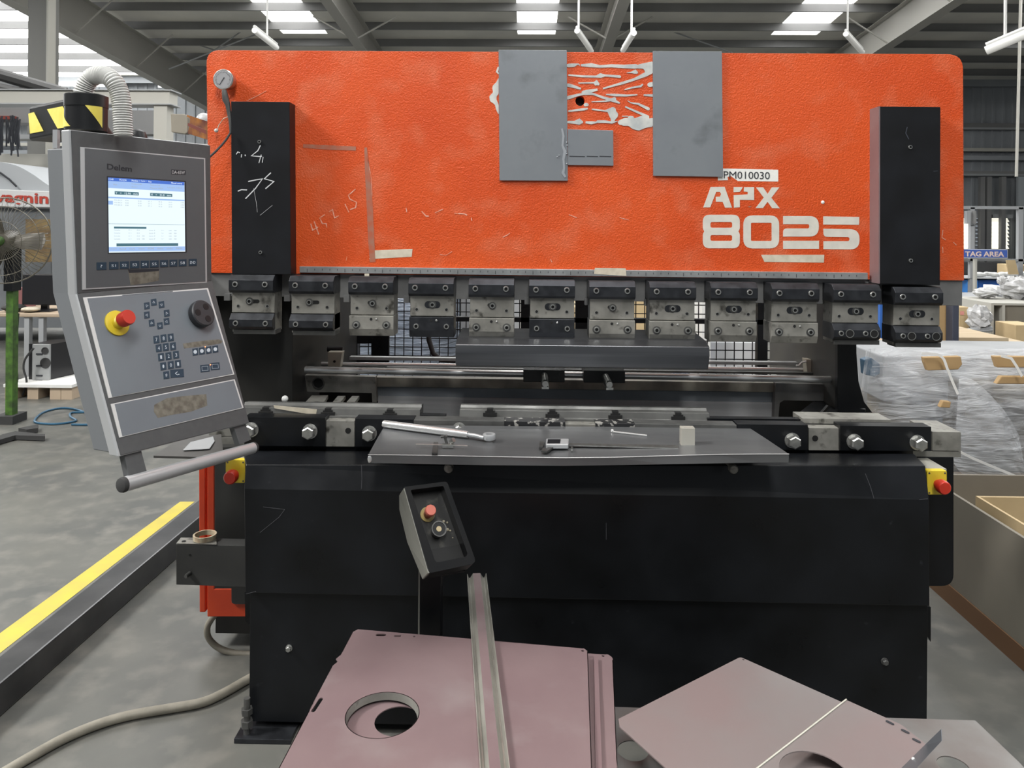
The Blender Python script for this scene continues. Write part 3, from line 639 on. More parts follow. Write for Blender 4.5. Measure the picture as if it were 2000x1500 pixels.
# pressure gauge on the ram
gc = uy(437, 155.5, 2.50)
ga = MB()._lathe(gc, NF, [(-.03, .03), (0, .0335), (.004, .0335), (.006, .031), (.0055, .0295)], 32).build('pressure_gauge', 'bolt', PB, smooth=True)
MB().cyl(gc + NF * .004, gc + NF * .0062, .0293, n=32).build('gauge_dial', mat('dial_grey', (.30, .30, .31), .4), ga)
b = MB().ribbon([gc + NF * .0064 + V(p) for p in ((-.012, 0, -.019), (.004, 0, .006))], [.0012, .0035], NF, .0006)
b.build('gauge_needle', 'ink', ga)
b = MB()
for k in range(25):
    a = math.radians(-135 + k * 11.25) + PI / 2; d = V((-math.cos(a), 0, math.sin(a)))
    b.ribbon([gc + NF * .0064 + d * (.022 if k % 4 else .020), gc + NF * .0064 + d * .0255], .0008, NF, .0003)
b.build('gauge_scale', 'ink', ga)
MB().sweep([uy(*p, 2.485) for p in [(438, 176), (441, 195), (445, 205), (447, 218), (450, 235), (451, 262)]], [.008, .011, .008, .007, .006, .004], 12).build('gauge_hose', 'steeldark', PB, smooth=True)
MB().sweep([uy(x, y, Y) for x, y, Y in smoothline([(451, 258, 2.47), (440, 275, 2.46), (425, 292, 2.44), (408, 308, 2.42), (390, 325, 2.4)], 4)], .0035, 8).build('gauge_cable', 'rubber', PB, smooth=True)
MB().sweep([uy(x, y, 2.5) for x, y in [(450, 226), (436, 232), (427, 245), (424, 256)]], .0012, 6).build('gauge_wire', 'offwhite', PB)
MB().sphere(uy(422.5, 255, 2.52), .007, 10, 6).build('wire_plug', 'glue', PB)

# ================================================================== STEEL PLATES ON THE RAM
pl = slab([z2(246, 58), z2(690, 61), z2(697, 910), z2(252, 908)], YR - .007, .005)
pl = MB().prism(P([z2(246, 58), z2(690, 61), z2(697, 910), z2(252, 908)], YR - .007), (0, .005, 0)).build('steel_plate', 'plate', bev=.0006, label='upright grey steel plate on orange ram, with small plate welded beside it', cat='metal plate', group='grey steel plates on the ram')
pL = thing_loc = LOC[pl.name]
LOC[pl.name] = pL
a, c = uy(1109, 250, YR - .0065), uy(1198, 324, YR - .0065)
sp_ = MB().prism(P([z2(697, 575), z2(992, 582), z2(994, 812), z2(697, 808)], YR - .0065), (0, .004, 0)).build('welded_plate', 'plate', pl, bev=.0005)
b = MB()
for u, v in ((708, 808), (820, 893), (903, 980)): b.prism(P([z2(u, 748), z2(v, 750), z2(v, 756), z2(u, 754)], YR - .0068), (0, .0005, 0))
b.build('slit', 'ink', sp_)
b = MB().ribbon(P([z2(x, y) for x, y in ((658, 570), (668, 620), (662, 680), (678, 720), (668, 770), (672, 830), (665, 860), (680, 888))], YR - .007), [.006, .007, .006, .010, .007, .006, .009, .006], NF, .002)
for p in ((690, 660), (692, 680), (690, 735), (628, 755), (690, 800), (640, 745)): b.sphere(uy(*z2(*p), YR - .008), .0025, 8, 5)
b.build('weld_bead', mat('weld_silver', (.5, .52, .55), .3, .6), pl)
MB().prism(P([z2(1250, 66), z2(1700, 68), z2(1708, 885), z2(1253, 878)], YR - .007), (0, .005, 0)).build('steel_plate', 'plate', bev=.0006, label='plain upright grey steel plate on orange ram, right above the PM010030 sticker', cat='metal plate', group='grey steel plates on the ram')

# ================================================================== TOOLING
b = MB(); prof_ = [(640, 645, 2.64), (660, 666, 2.44), (672.5, 677.5, 2.395), (689, 695, 2.39), (714.5, 721, 2.41), (715.5, 722, 2.50), (700, 706, 2.64)]
A = [uy(890 if Y < 2.6 else 897, a, Y) for a, c, Y in prof_]; A = [V((uy(890, 690, 2.4).x, p.y, p.z)) for p in A]
C_ = [uy(1385, c, Y) for a, c, Y in prof_]; C_ = [V((uy(1385, 690, 2.4).x, p.y, p.z)) for p in C_]
n = len(A); b.add(A + C_, [tuple(range(n)), tuple(range(2 * n - 1, n - 1, -1))] + [(i, i + n, (i + 1) % n + n, (i + 1) % n) for i in range(n)])
b.build('bending_punch', mat('punch_dark', (.075, .078, .085), .3, .8, col2=(.11, .112, .118), nscale=4, stretch=(.3, 3, 12)), bev=.002, label='long dark bending punch bar held below the middle punch holders', cat='bending tool')
def die(x0, x1, ya, label, clips, dy=0):
    k = .0145
    pr = [(2.49, 783), (2.455, 785), (2.45, 791), (2.415, 795), (2.41, 809), (2.375, 811), (2.375, 817), (2.49, 817)]
    q0 = [uy(x0, y + dy, Y) for Y, y in pr]; q1_ = [uy(x1, y + dy + (x1 - x0) * k, Y) for Y, y in pr]
    X0, X1 = uy(x0, 805, 2.42).x, uy(x1, 805, 2.42).x; zb_ = .838 + .0005
    A = [V((X0, p.y, p.z)) for p in q0]; C_ = [V((X1, p.y, p.z)) for p in q1_]
    for L_ in (A, C_): L_[-1].z = L_[-2].z
    b = MB(); n = len(A); b.add(A + C_, [tuple(range(n)), tuple(range(2 * n - 1, n - 1, -1))] + [(i, i + n, (i + 1) % n + n, (i + 1) % n) for i in range(n)])
    d = b.build('bottom_die', 'diesteel', label=label, cat='bending die', group='die rails on the machine bed', bev=.0008)
    for cx, cy in clips:
        b = MB()
        for w, a, e in ((13.5, 0, 6), (9.5, -4, 0), (6, -8, -4)): b.prism(P([(cx - w, cy + a), (cx + w, cy + a), (cx + w, cy + e), (cx - w, cy + e)], 2.405 + .004 * (a < 0)), (0, .02, 0))
        b.build('t_slot', 'hole', d)
    return d
die(470, 821, 0, 'long steel die rail at the left of the bed with three T-slots', [(518, 804), (640, 806), (761, 808)])
die(898, 1385, 0, 'long steel die rail at the middle of the bed with four T-slots', [(957, 807), (1079, 809.5), (1202, 812), (1325, 814.5)], dy=5)
MB().prism(P([(534, 791.5), (619, 799.5), (617, 811), (536, 797.5)], 2.404), (0, .001, 0)).build('tape_strip', 'offwhite', label='loose strip of masking tape on the left die rail', cat='tape')
q = uy(556.5, 779, 2.52); MB().sphere(q, .011, 14, 10).build('white_ball_knob', 'white', PB, smooth=True)

# ================================================================== SHELF SHEET + THINGS ON IT
ZS = .608
fr = [(719, 888.5), (760, 888.6), (850, 890), (950, 892), (1100, 894.5), (1200, 893.5), (1300, 890.5), (1400, 888), (1480, 887), (1541, 887)]
bk = [uzb(752 + (1464 - 752) * k / 9, 830 + 6 * k / 9, ZS) for k in range(10)]
F0 = [uy(x, y, 2.036) for x, y in fr]; lipb = [p + V((0, .002 + .002 * math.sin(i * 1.7), -.0225 - .001 * math.sin(i))) for i, p in enumerate(F0)]
b = MB(); T = .0022
rows = [bk, [bk[i] * .5 + F0[i] * .5 + V((0, 0, .0008)) for i in range(10)], F0, lipb]
vs = [p for r in rows for p in r]; off = [V((0, 0, -T))] * 3 + [V((0, T, 0))]
off[2] = V((0, T, -T)); vs += [p + off[j] for j, r in enumerate(rows) for p in r]; fs = []
for j in range(3):
    for i in range(9):
        a = j * 10 + i; fs += [(a, a + 1, a + 11, a + 10), (a + 40, a + 50, a + 51, a + 41)]
for j in range(3): fs += [(j * 10, j * 10 + 10, j * 10 + 50, j * 10 + 40), (j * 10 + 9, j * 10 + 49, j * 10 + 59, j * 10 + 19)]
for i in range(9): fs += [(i, i + 40, i + 41, i + 1), (30 + i, 31 + i, 71 + i, 70 + i)]
b.add(vs, fs)
shelf = b.build('sheet_metal_shelf', 'brushed', label='folded stainless sheet shelf in front of the bed with tools on it', cat='shelf')
MB().sweep([p + V((0, -.0002, .0002)) for p in F0], .0013, 6).build('edge_highlight', mat('edge_highlight', (.6, .6, .6), .3, .6), shelf)  # bevel highlight of the front edge laid on as a pale bead
for c in ((723, 889),): MB().sphere(uy(722, 897, 2.034), .006, 10, 8, (1, .5, 1.6)).build('crumpled_corner', 'chrome', shelf)
LS = lambda x, y, h=0.: uzb(x, y, ZS - h)
def onshelf(px, h0, h1): return MB().prism([LS(x, y) + V((0, 0, h0)) for x, y in px], (0, 0, h1 - h0))
wr = thing('ring_spanner', LS(900, 856), 'shiny steel pipe handle ending in a ring spanner, on the shelf left side', 'spanner')
p0, p1 = LS(749, 835) + V((0, 0, .0112)), LS(914, 856.5) + V((0, 0, .0112)); d = (p1 - p0).normalized()
MB()._lathe(p0, d, [(0, .0095), (.002, .0112), ((p1 - p0).length * .8, .0112), ((p1 - p0).length * .86, .0108), ((p1 - p0).length, .0098), ((p1 - p0).length, .007)], 24).build('pipe_handle', 'chrome', wr, smooth=True)
hc = LS(955, 862.5) + V((0, 0, .0035))
MB().sweep([p1 - d * .01, p1 + d * .02, hc + V((-.014, .004, .006))], [.0055, .006, .0055], 10).build('shank', 'alu', wr, smooth=True)
MB()._lathe(hc + V((0, .012, 0)), V((0, 0, 1)), [(0, .010), (0, .0175), (.002, .0185), (.013, .0185), (.015, .0175), (.015, .0105), (0, .010)], 16).build('ring_head', 'alu', wr, smooth=True)
ga_ = thing('marking_gauge', LS(860, 880), 'small steel gauge with thin rod and dark clamp, in front of the spanner pipe', 'measuring tool')
MB().cyl(LS(812, 872) + V((0, 0, .006)), LS(913, 875) + V((0, 0, .006)), .0016, n=8).build('rod', 'bolt', ga_)
onshelf([(843, 887), (855, 887), (856, 866), (847, 866)], 0.0004, .004).build('scriber_blade', 'steeldark', ga_)
MB().obox(LS(875, 873) + V((0, 0, .004)), (.016, 0, 0), (0, .008, 0), (0, 0, .004)).build('clamp_body', 'bolt', ga_, bev=.001)
MB().cyl(LS(873, 872) + V((0, 0, .006)), LS(868, 872) + V((0, 0, .03)), .004, n=10).cyl(LS(868, 872) + V((-.01, 0, .026)), LS(868, 872) + V((.008, 0, .028)), .004, n=10).build('clamp_screw', 'steeldark', ga_)
MB().cyl(LS(880, 872) + V((0, 0, .012)), LS(884, 872) + V((.004, -.006, .02)), .0065, n=12).build('thumb_screw', 'bolt', ga_, smooth=True)
cal = thing('digital_caliper', LS(1100, 878), 'digital caliper with a long thin beam lying on the middle of the shelf', 'caliper')
onshelf([(1112, 873), (1112, 869.5), (1325, 873), (1325, 879)], .0025, .0055).build('beam', 'bolt', cal)
onshelf([(1066, 877), (1110, 877), (1111, 865.5), (1067, 865.5)], .0006, .013).build('display_unit', 'alu', cal, bev=.002)
onshelf([(1069, 875.5), (1094, 875.5), (1095, 867), (1070, 867)], .013, .0135).build('display_window', 'screenblk', cal)
onshelf([(1057, 884), (1069, 884.5), (1082, 876), (1078, 873.5), (1067, 879), (1060, 878)], .001, .005).build('lower_jaw', 'steeldark', cal)
onshelf([(1053, 877), (1060, 877), (1064, 867), (1054, 866)], .001, .006).build('upper_jaw', 'steeldark', cal)
MB().cyl(LS(1117, 881) + V((0, 0, .003)), LS(1117, 876) + V((0, 0, .003)), .003, n=10).build('thumb_roller', 'bolt', cal)
hk = MB().cyl(LS(1198, 846) + V((0, 0, .004)), LS(1264, 853.5) + V((0, 0, .004)), .0028, n=10).sphere(LS(1196, 845) + V((0, 0, .0055)), .0055, 12, 8)
hk.build('ball_end_key', 'chrome', label='short steel rod with ball end lying at the back of the shelf', cat='tool', smooth=True)
c0, c1 = LS(1330.5, 873), LS(1357, 873); hgt = .052; zc = c0.z + .0003; bx = [(c0.x, c0.y), (c1.x, c1.y)]
dv = V((.006, .024, 0)); b = MB()
pr = [(0, 0), (1, 0), (1, 1), (.0, 1)]
bot = [V((c0.x, c0.y, zc)), V((c1.x, c0.y, zc))]
b.add([], [])
prf = [(0, 0), (1, 0), (1, .12), (.86, .12), (.86, .16), (1, .16), (1, .93), (.75, 1), (0, 1)]
fw = [(0, 0), (.95, 0), (.95, .13), (.85, .13), (.85, .17), (1, .17), (1, 1), (.66, 1), (.66, .93), (.45, .93), (.45, 1), (0, 1)]
# block: side profile (depth, height) extruded along x so the V-groove runs across its top
w = c1.x - c0.x
b = MB().prism([V((c0.x, c0.y + u * .026, zc + v * hgt)) for u, v in fw], (w, 0, 0))
b.build('notched_block', mat('machined_aluminium', (.55, .53, .47), .4, .5), label='small upright machined aluminium block with a grooved top on the shelf', cat='metal block', bev=.0008)
# ================================================================== CONTROL CONSOLE
CL = thing('control_console', uy(250, 860, 1.62), 'grey control console with lit screen, keypad and aluminium handle bar', 'control panel')
A0, A1, A2 = uy(135, 253, 1.60), uy(148, 575, 1.60), uy(412, 549, 1.945)
NU = (A2 - A1).cross(A0 - A1).normalized()
if NU.dot(CAM - A1) < 0: NU = -NU
A3 = upl(410, 283, A1, NU)
B0 = uy(231, 893, 1.539); NL = (A2 - A1).cross(B0 - A1).normalized()
if NL.dot(CAM - A1) < 0: NL = -NL
B1 = upl(487, 827, A1, NL)
def U_(x, y, h=0.): return upl(x, y, A1 + NU * h, NU)
def L_(x, y, h=0.): return upl(x, y, A1 + NL * h, NL)
def up(px, h0, h1): return MB().prism([U_(x, y, h0) for x, y in px], NU * (h1 - h0))
def lo(px, h0, h1): return MB().prism([L_(x, y, h0) for x, y in px], NL * (h1 - h0))
nh = V((NU.x, NU.y, 0)).normalized()
def shell(pts_f, pts_b, name, m, bev=.003):     # pts_f: front loop, pts_b: matching back loop
    n = len(pts_f); return MB().add(pts_f + pts_b, [tuple(range(n)), tuple(range(2 * n - 1, n - 1, -1))] + [(i, i + n, (i + 1) % n + n, (i + 1) % n) for i in range(n)]).build(name, m, CL, bev=bev)
D1_, D2_ = .026, .078
def shell2(d0, d1, tf, name, m, inset=0.):
    # one closed housing following the kinked face, between depths d0 and d1 behind the face
    L0, L1, L2 = A0 + (A1 - A0) * tf, A1, B0; R0, R1, R2 = A3 + (A2 - A3) * tf, A2, B1
    ue = (A2 - A1).normalized() * inset
    q = []
    for d in (d0, d1):
        sh = -nh * d; q += [L0 + sh + ue, L1 + sh + ue, L2 + sh + ue + V((0, 0, inset)), R2 + sh - ue + V((0, 0, inset)), R1 + sh - ue, R0 + sh - ue]
    fs = [(0, 1, 4, 5), (1, 2, 3, 4), (6, 11, 10, 7), (7, 10, 9, 8)]
    fs += [(0, 6, 7, 1), (1, 7, 8, 2), (2, 8, 9, 3), (3, 9, 10, 4), (4, 10, 11, 5), (5, 11, 6, 0)]
    return MB().add(q, fs).build(name, m, CL, bev=.0025)
shell2(.0005, D1_, 0, 'housing_rim', 'alu')
shell2(D1_ + .0005, D2_, .11, 'housing_back', 'consoleside', .004)
up([(137.5, 254.5), (409, 284.5), (411.5, 548.5), (150, 573.5)], -.002, .001).build('upper_fascia', 'consolegrey', CL, bev=.0008)
lo([(150, 574.5), (412.5, 549.5), (485, 826), (234, 890)], -.002, .001).build('lower_fascia', 'consolegrey', CL, bev=.0008)
up([(156, 287), (400, 309), (403.5, 552), (160, 566)], .001, .0025).build('trim_frame', 'trim', CL)
mu = up([(165.5, 289.5), (398, 311), (401, 549.8), (168, 562.5)], .0025, .0032).build('upper_membrane', 'panelup', CL)
lo([(161.5, 581.5), (405.5, 563), (457, 731.5), (211.5, 778)], .001, .0025).build('trim_frame', 'trimw', CL)
ml = lo([(170.5, 583), (403.5, 565.5), (454.5, 730), (219, 775.5)], .0025, .0032).build('lower_membrane', 'panello', CL)
lo([(215.5, 789.5), (457.5, 741), (475, 797), (232.5, 855)], .001, .0025).build('trim_frame', 'trimw', CL)
mb3 = lo([(224, 789.5), (456, 743), (472.5, 796), (239, 852)], .0025, .0032).build('blank_panel', 'panello', CL)
# screen
SQ = [(211, 346.5), (359.8, 355.8), (361.5, 491.5), (212.8, 493.5)]
up([(208.5, 344), (362.8, 353.5), (364.5, 493), (210.5, 495.5)], .003, .0036).build('screen_bezel', 'ink', mu)
def S_(u, v):
    a = (SQ[0][0] * (1 - u) + SQ[1][0] * u, SQ[0][1] * (1 - u) + SQ[1][1] * u); c = (SQ[3][0] * (1 - u) + SQ[2][0] * u, SQ[3][1] * (1 - u) + SQ[2][1] * u)
    return (a[0] * (1 - v) + c[0] * v, a[1] * (1 - v) + c[1] * v)
def sr_(u0, v0, u1, v1, h0, h1): return up([S_(u0, v0), S_(u1, v0), S_(u1, v1), S_(u0, v1)], h0, h1)
scr = sr_(0, 0, 1, 1, .0036, .0042).build('screen', 'lcd', CL)
sr_(0, 0, 1, .045, .0042, .0044).build('title_bar', 'lcdblue', scr)
b = MB()
for r in ((0, .045, 1, .14), (0, .255, 1, .275), (0, .31, .06, .36), (0, .925, 1, .985)): b.v, b.f = (lambda m: (b.v + m.v, b.f + [tuple(i + len(b.v) for i in f) for f in m.f]))(sr_(*r, .0042, .0044))
b.build('screen_band', 'lcdlt', scr)
b = MB()
for r in ((.085, .178, .40, .222), (.55, .178, .84, .222), (.07, .652, .495, .678), (.10, .877, .91, .918), (0, .613, 1, .617)): b.v, b.f = (lambda m: (b.v + m.v, b.f + [tuple(i + len(b.v) for i in f) for f in m.f]))(sr_(*r, .0042, .0044))
b.build('screen_bar', 'lcdteal', scr)
def stx(b, s, u0, v0, u1, v1, h=.0044): b.text(s, U_(*S_(u0, v0), h), U_(*S_(u1, v0), h), U_(*S_(u0, v1), h), th=.0001)
b = MB()
for s, r in (('12:40', (.01, .01, .07, .035)), ('PS:1234', (.15, .01, .24, .035)), ('Module 1', (.31, .01, .41, .035)), ('Cycle 1', (.43, .01, .5, .035)), ('No', (.53, .01, .57, .035)), ('Manual control', (.83, .01, .97, .035)),
             ('Y   =   12.90   mm', (.095, .188, .385, .214)), ('X   =   31.0   mm', (.56, .188, .825, .214))): stx(b, s, *r)
b.build('screen_text_light', 'lcd', scr)
b = MB()
for s, r in (('Main', (.07, .08, .12, .1)), ('Product 0.00', (.31, .06, .44, .075)), ('Bend 1', (.31, .1, .38, .115)), ('Thickness 0.00', (.55, .06, .68, .078)), ('Material MILD', (.55, .1, .72, .118)), ('Length 100.0', (.78, .08, .97, .1))): stx(b, s, *r)
for j, v in enumerate((.29, .322, .354)):
    for u, s in ((.08, 'POS 80.25'), (.22, '45.00'), (.39, '0.0'), (.52, '37.1'), (.66, '0.5'), (.79, '2.0'), (.95, '100')):
        stx(b, s, u, v, u + (.10 if u == .08 else .045), v + .016)
for j, v in enumerate((.69, .73, .77, .81)):
    for u, s, w in ((.07, 'Correction', .08), (.26, 'C1 =', .04), (.37, '0.0', .035), (.44, 'mm', .03), (.53, 'Limit P', .08), (.69, 'Cp =', .035), (.79, '0.00', .035), (.86, 'mm', .03)):
        if j > 1 or u < .4 or u > .5: stx(b, s, u, v, u + w, v + .016)
for k, s in enumerate(('product', 'bend', 'mark', 'insert', 'move', 'delete', 'undo', 'menu')): stx(b, s, .02 + k * .123, .94, .1 + k * .123, .962)
b.build('screen_text_grey', 'lcdgrey', scr)
# names on the fascia
b = MB().text('Delem', U_(209, 319.5, .0033), U_(257.5, 324.5, .0033), U_(209, 331, .0033), th=.0003, bold=.02); b.build('maker_name', 'ink', mu)
b = up([(334.5, 331), (362.5, 332.5), (362.5, 341.5), (334.5, 340.5)], .0032, .0034).build('model_plate', 'ink', mu)
MB().text('DA-65W', U_(336, 332.8, .0036), U_(361, 334.2, .0036), U_(336, 339.2, .0036), th=.0002, bold=.015).build('model_name', 'trim', mu)
def zz(x, y): return (140 + x / 5, 260 + y / 5)
xs = [(242, 338), (365, 456), (470, 558), (570, 660), (672, 752), (765, 848), (862, 940), (955, 1030), (1045, 1120), (1143, 1220)]
leg = MB()
for k, (a, c) in enumerate(xs):
    f = (a - 242) / 900; y0, y1 = 1262 - 32 * f, 1337 - 40 * f
    up([zz(a, y0), zz(c, y0 - 3), zz(c, y1 - 3), zz(a, y1)], .0032, .0042).build('function_key', 'key', mu, bev=.0004)
    s = '?' if k == 0 else 'END' if k == 9 else 'S%d' % k
    m_ = (a + c) / 2; w = 22 if k else 9; w = 26 if k == 9 else w; ym = (y0 + y1) / 2
    leg.text(s, U_(*zz(m_ - w, ym - 13), .0043), U_(*zz(m_ + w, ym - 14), .0043), U_(*zz(m_ - w, ym + 13), .0043), th=.0002)
leg.build('key_print', 'keyw', mu)
up([zz(548, 1338), zz(640, 1345), zz(855, 1330), zz(850, 1440), zz(700, 1470), zz(575, 1485), zz(560, 1400)], .0032, .0034).build('worn_patch', 'wear', mu)
up([zz(548, 1330), zz(855, 1325), zz(850, 1345), zz(640, 1362), zz(560, 1365)], .0033, .0036).build('worn_patch', 'ink', mu)
def zl(x, y): return (150 + x / 3.408, 540 + y / 3.408)
leg = MB()
def key(cx, cy, w, h, sl=None, tx=None, tw=.3, name='key', m='key'):
    lo([zl(cx - w, cy - h + 3), zl(cx + w - 4, cy - h - 3), zl(cx + w, cy + h - 3), zl(cx - w + 4, cy + h + 3)], .0032, .0042).build(name, m, ml, bev=.0004)
    if tx: leg.text(tx, L_(*zl(cx - w * tw, cy - h * .45), .0043), L_(*zl(cx + w * tw, cy - h * .5), .0043), L_(*zl(cx - w * tw + 2, cy + h * .5), .0043), th=.0002)
for k, (cx, cy) in enumerate([(512, 172), (563, 188), (598, 245), (597, 300), (553, 328), (498, 310), (466, 257), (466, 195)]):
    key(cx, cy, 20, 22, name='arrow_key')
    a = math.radians([-90, -45, 0, 45, 90, 135, 180, 225][k]); r = 9
    c = [zl(cx + r * math.cos(a + t), cy + r * math.sin(a + t)) for t in (0, 2.1, 4.2, 0)]
    leg.ribbon([L_(*p, .0043) for p in c], .0007, NL, .0002)
for r_, row in enumerate([((529, 420), (577, 412), (625, 406)), ((545, 477), (592, 470), (640, 465)), ((560, 537), (610, 530), (660, 522)), ((575, 598), (625, 590), (673, 582))]):
    for c_, (cx, cy) in enumerate(row): key(cx, cy, 21, 25, tx=['789', '456', '123', '.0-'][r_][c_], name='number_key', tw=.28)
key(595, 657, 21, 25, tx='*', name='number_key'); key(667, 645, 46, 27, tx='<-', name='enter_key', tw=.3)
for cx, cy in ((788, 502), (832, 496), (877, 490), (922, 484)):
    key(cx, cy, 20, 23, name='control_key'); MB().prism([L_(*zl(cx + 12 * math.cos(t), cy + 13 * math.sin(t)), .0042) for t in [PI * k / 6 for k in range(12)]], NL * .0003).build('key_symbol', 'keyw', ml)
for cx, cy in ((852, 612), (920, 598)):
    key(cx, cy, 32, 24, name='control_key')
    leg.ribbon([L_(*zl(cx + dx, cy + dy), .0043) for dx, dy in ((-20, -12), (20, -15), (22, 12), (-18, 15), (-20, -12))], .0006, NL, .0002)
leg.build('key_print', 'keyw', ml)
for c in ((855, 468), (890, 587)): MB().sphere(L_(*zl(*c), .004), .0013, 8, 6).build('indicator_light', 'led', ml)
lo([zl(705, 447), zl(820, 430), zl(945, 418), zl(972, 430), zl(960, 446), zl(830, 466), zl(715, 480)], .0032, .0034).build('worn_patch', 'wear', ml)
lo([zl(300, 128), zl(640, 100), zl(640, 96), zl(305, 122)], .0032, .0034).build('worn_patch', 'panello', ml)
lo([zl(515, 855), zl(600, 810), zl(720, 795), zl(862, 783), zl(868, 860), zl(760, 900), zl(640, 920), zl(540, 942), zl(512, 900)], .0032, .0034).build('worn_patch', 'wear', mb3)
# emergency stop and hand wheel
ec = L_(*zl(265, 312), .0032); b = MB()._lathe(ec, NL, [(0, .0285), (.0035, .0285), (.004, .027), (.0045, .013)], 32); b.build('stop_button_base', 'yellow', CL, smooth=True)
MB()._lathe(ec + NL * .004, NL, [(0, .015), (.008, .0145), (.010, .012), (.018, .011)], 24).build('stop_button_collar', 'yellow', CL, smooth=True)
MB()._lathe(ec + NL * .018, NL, [(0, .0125), (.003, .0165), (.020, .0172), (.024, .0155)], 28).build('stop_button', 'red', CL, smooth=True)
kc = L_(*zl(812, 258), .0032)
b = MB()._lathe(kc, NL, [(0, .031), (.006, .0335), (.016, .0335), (.0185, .031)], 40); hw = b.build('hand_wheel', mat('wheel_charcoal', (.032, .033, .037), .42), CL, smooth=True)
e1 = (A2 - A1).normalized(); e2 = NL.cross(e1).normalized()
for k in range(3):
    a = 2 * PI * k / 3 + .9; c = kc + NL * .0175 + (e1 * math.cos(a) + e2 * math.sin(a)) * .018
    MB().cyl(c, c + NL * .0016, .0085, n=18).build('finger_dimple', mat('dimple%d' % k, (.006, .006, .007), .3), hw)
# brackets and handle
h0, h1 = L_(243, 946, -.012), L_(494, 875, -.012)
lo([(231, 884), (264, 875), (277, 924), (242, 935)], -.022, -.006).build('handle_bracket', 'consolegrey', CL, bev=.001)
lo([(447, 835), (470, 830), (482, 862), (459, 872)], -.022, -.006).build('handle_bracket', 'consolegrey', CL, bev=.001)
hd = (h1 - h0).normalized()
MB()._lathe(h0, hd, [(0, .0152), ((h1 - h0).length, .0135)], 28).build('handle_bar', 'alu', CL, smooth=True)
MB()._lathe(h0, -hd, [(0, .0154), (.004, .0157), (.009, .014), (.011, .009)], 24).build('handle_end_cap', 'rubber', CL, smooth=True)
MB()._lathe(h1, hd, [(0, .0137), (.004, .0139), (.008, .012)], 24).build('handle_end_cap', 'rubber', CL, smooth=True)
MB().box(*(lambda c: (c.x - .005, c.x + .005, c.y - .005, c.y + .005, c.z - .02, c.z + .02))(uy(110, 272, 1.63))).build('hinge_pin', 'alu', CL)

# ================================================================== SUPPORT ARM (hazard striped)
SA = thing('support_arm', uy(168, 258, 1.71), 'black swivel arm box with yellow hazard stripes above the control console', 'support arm')
cc = uy(168.5, 220, 1.71); rC = .0435; zt_, zb2 = uy(168, 186, 1.71).z, cc.z - .042
MB()._lathe(V((cc.x, cc.y, zb2)), V((0, 0, 1)), [(0, rC), (zt_ - zb2 - .028, rC), (zt_ - zb2 - .028, rC + .0012), (zt_ - zb2 - .002, rC + .0012), (zt_ - zb2, rC - .001)], 40).build('swivel_drum', 'plastic', SA, smooth=True)
E0, E1 = uy(56, 206, 1.88), uy(133, 186, 1.745); E2, E3 = uy(133, 258, 1.745), uy(58, 283, 1.88)
back = V((.05, .07, 0))
ax_ = (E1 - E0); ax_.z = 0; ax_.normalize(); nf = V((ax_.y, -ax_.x, 0)); bk_ = -nf * .07
MB().prism([V((E0.x, E0.y, zt_)), V((E1.x, E1.y, zt_)), V((E1.x, E1.y, zb2)), V((E0.x, E0.y, zb2 - .004))], bk_).build('arm_box', 'plastic', SA, bev=.007, seg=3)
def armp(x, y): return upl(x, y, E0 + nf * .0012, nf)
b = MB().prism([armp(55.5, 222), armp(66.5, 219), armp(85, 256), armp(59, 261)], nf * .0004).prism([armp(92, 213.5), armp(122.5, 207.5), armp(129, 219), armp(129, 249), armp(112.5, 251)], nf * .0004)
b.build('hazard_stripe', 'yellowp', SA)
b = MB()                                          # stripes wrapped round the drum
def drum(a, z): return V((cc.x + (rC + .0008) * math.sin(a), cc.y - (rC + .0008) * math.cos(a), z))
def drumpoly(rows, m='hazard'):
    for i in range(len(rows) - 1):
        (a0, l0, h0_), (a1, l1, h1_) = rows[i], rows[i + 1]
        q = [drum(a0, l0), drum(a1, l1), drum(a1, h1_), drum(a0, h0_)]; b.prism(q, V((-math.sin((a0 + a1) / 2), math.cos((a0 + a1) / 2), 0)) * .0006)
zs0, zs1 = uy(168, 207, 1.70).z, uy(168, 250, 1.70).z
rows = []
for k in range(9):
    t = k / 8; a = -1.15 + t * .9; rows.append((a, zs1, zs0 - .016 + (zs1 - zs0 + .016) * t))
drumpoly(rows)
rows = []
for k in range(9):
    t = k / 8; a = .42 + t * .9; rows.append((a, zs0 - (zs0 - zs1 + .0) * t, zs0))
drumpoly(rows); b.build('hazard_stripe', 'yellowp', SA)
# link back to the machine frame, with its rounded knuckle
kn = uy(263, 262, 1.86)
MB()._lathe(V((kn.x, kn.y, kn.z - .06)), V((0, 0, 1)), [(0, .03), (.05, .03), (.066, .024), (.072, .012)], 24).build('knuckle_cap', 'plastic', SA, smooth=True)
MB().sweep([V((cc.x, cc.y + .02, zb2 + .015)), V((-1.0, 1.86, 1.60)), V((-1.03, 2.0, 1.50)), V((-1.10, 2.25, 1.27)), V((-1.12, 2.50, 1.22))], .03, 14).build('arm_link', 'plastic', SA, smooth=True)
MB().cyl((-.965, 1.90, 1.62), kn - V((0, 0, .04)), .026).build('knuckle', 'plastic', SA, smooth=True)
MB().box(-1.17, -1.065, 2.47, 2.64, 1.13, 1.30).build('mounting_block', 'plastic', SA, bev=.003)
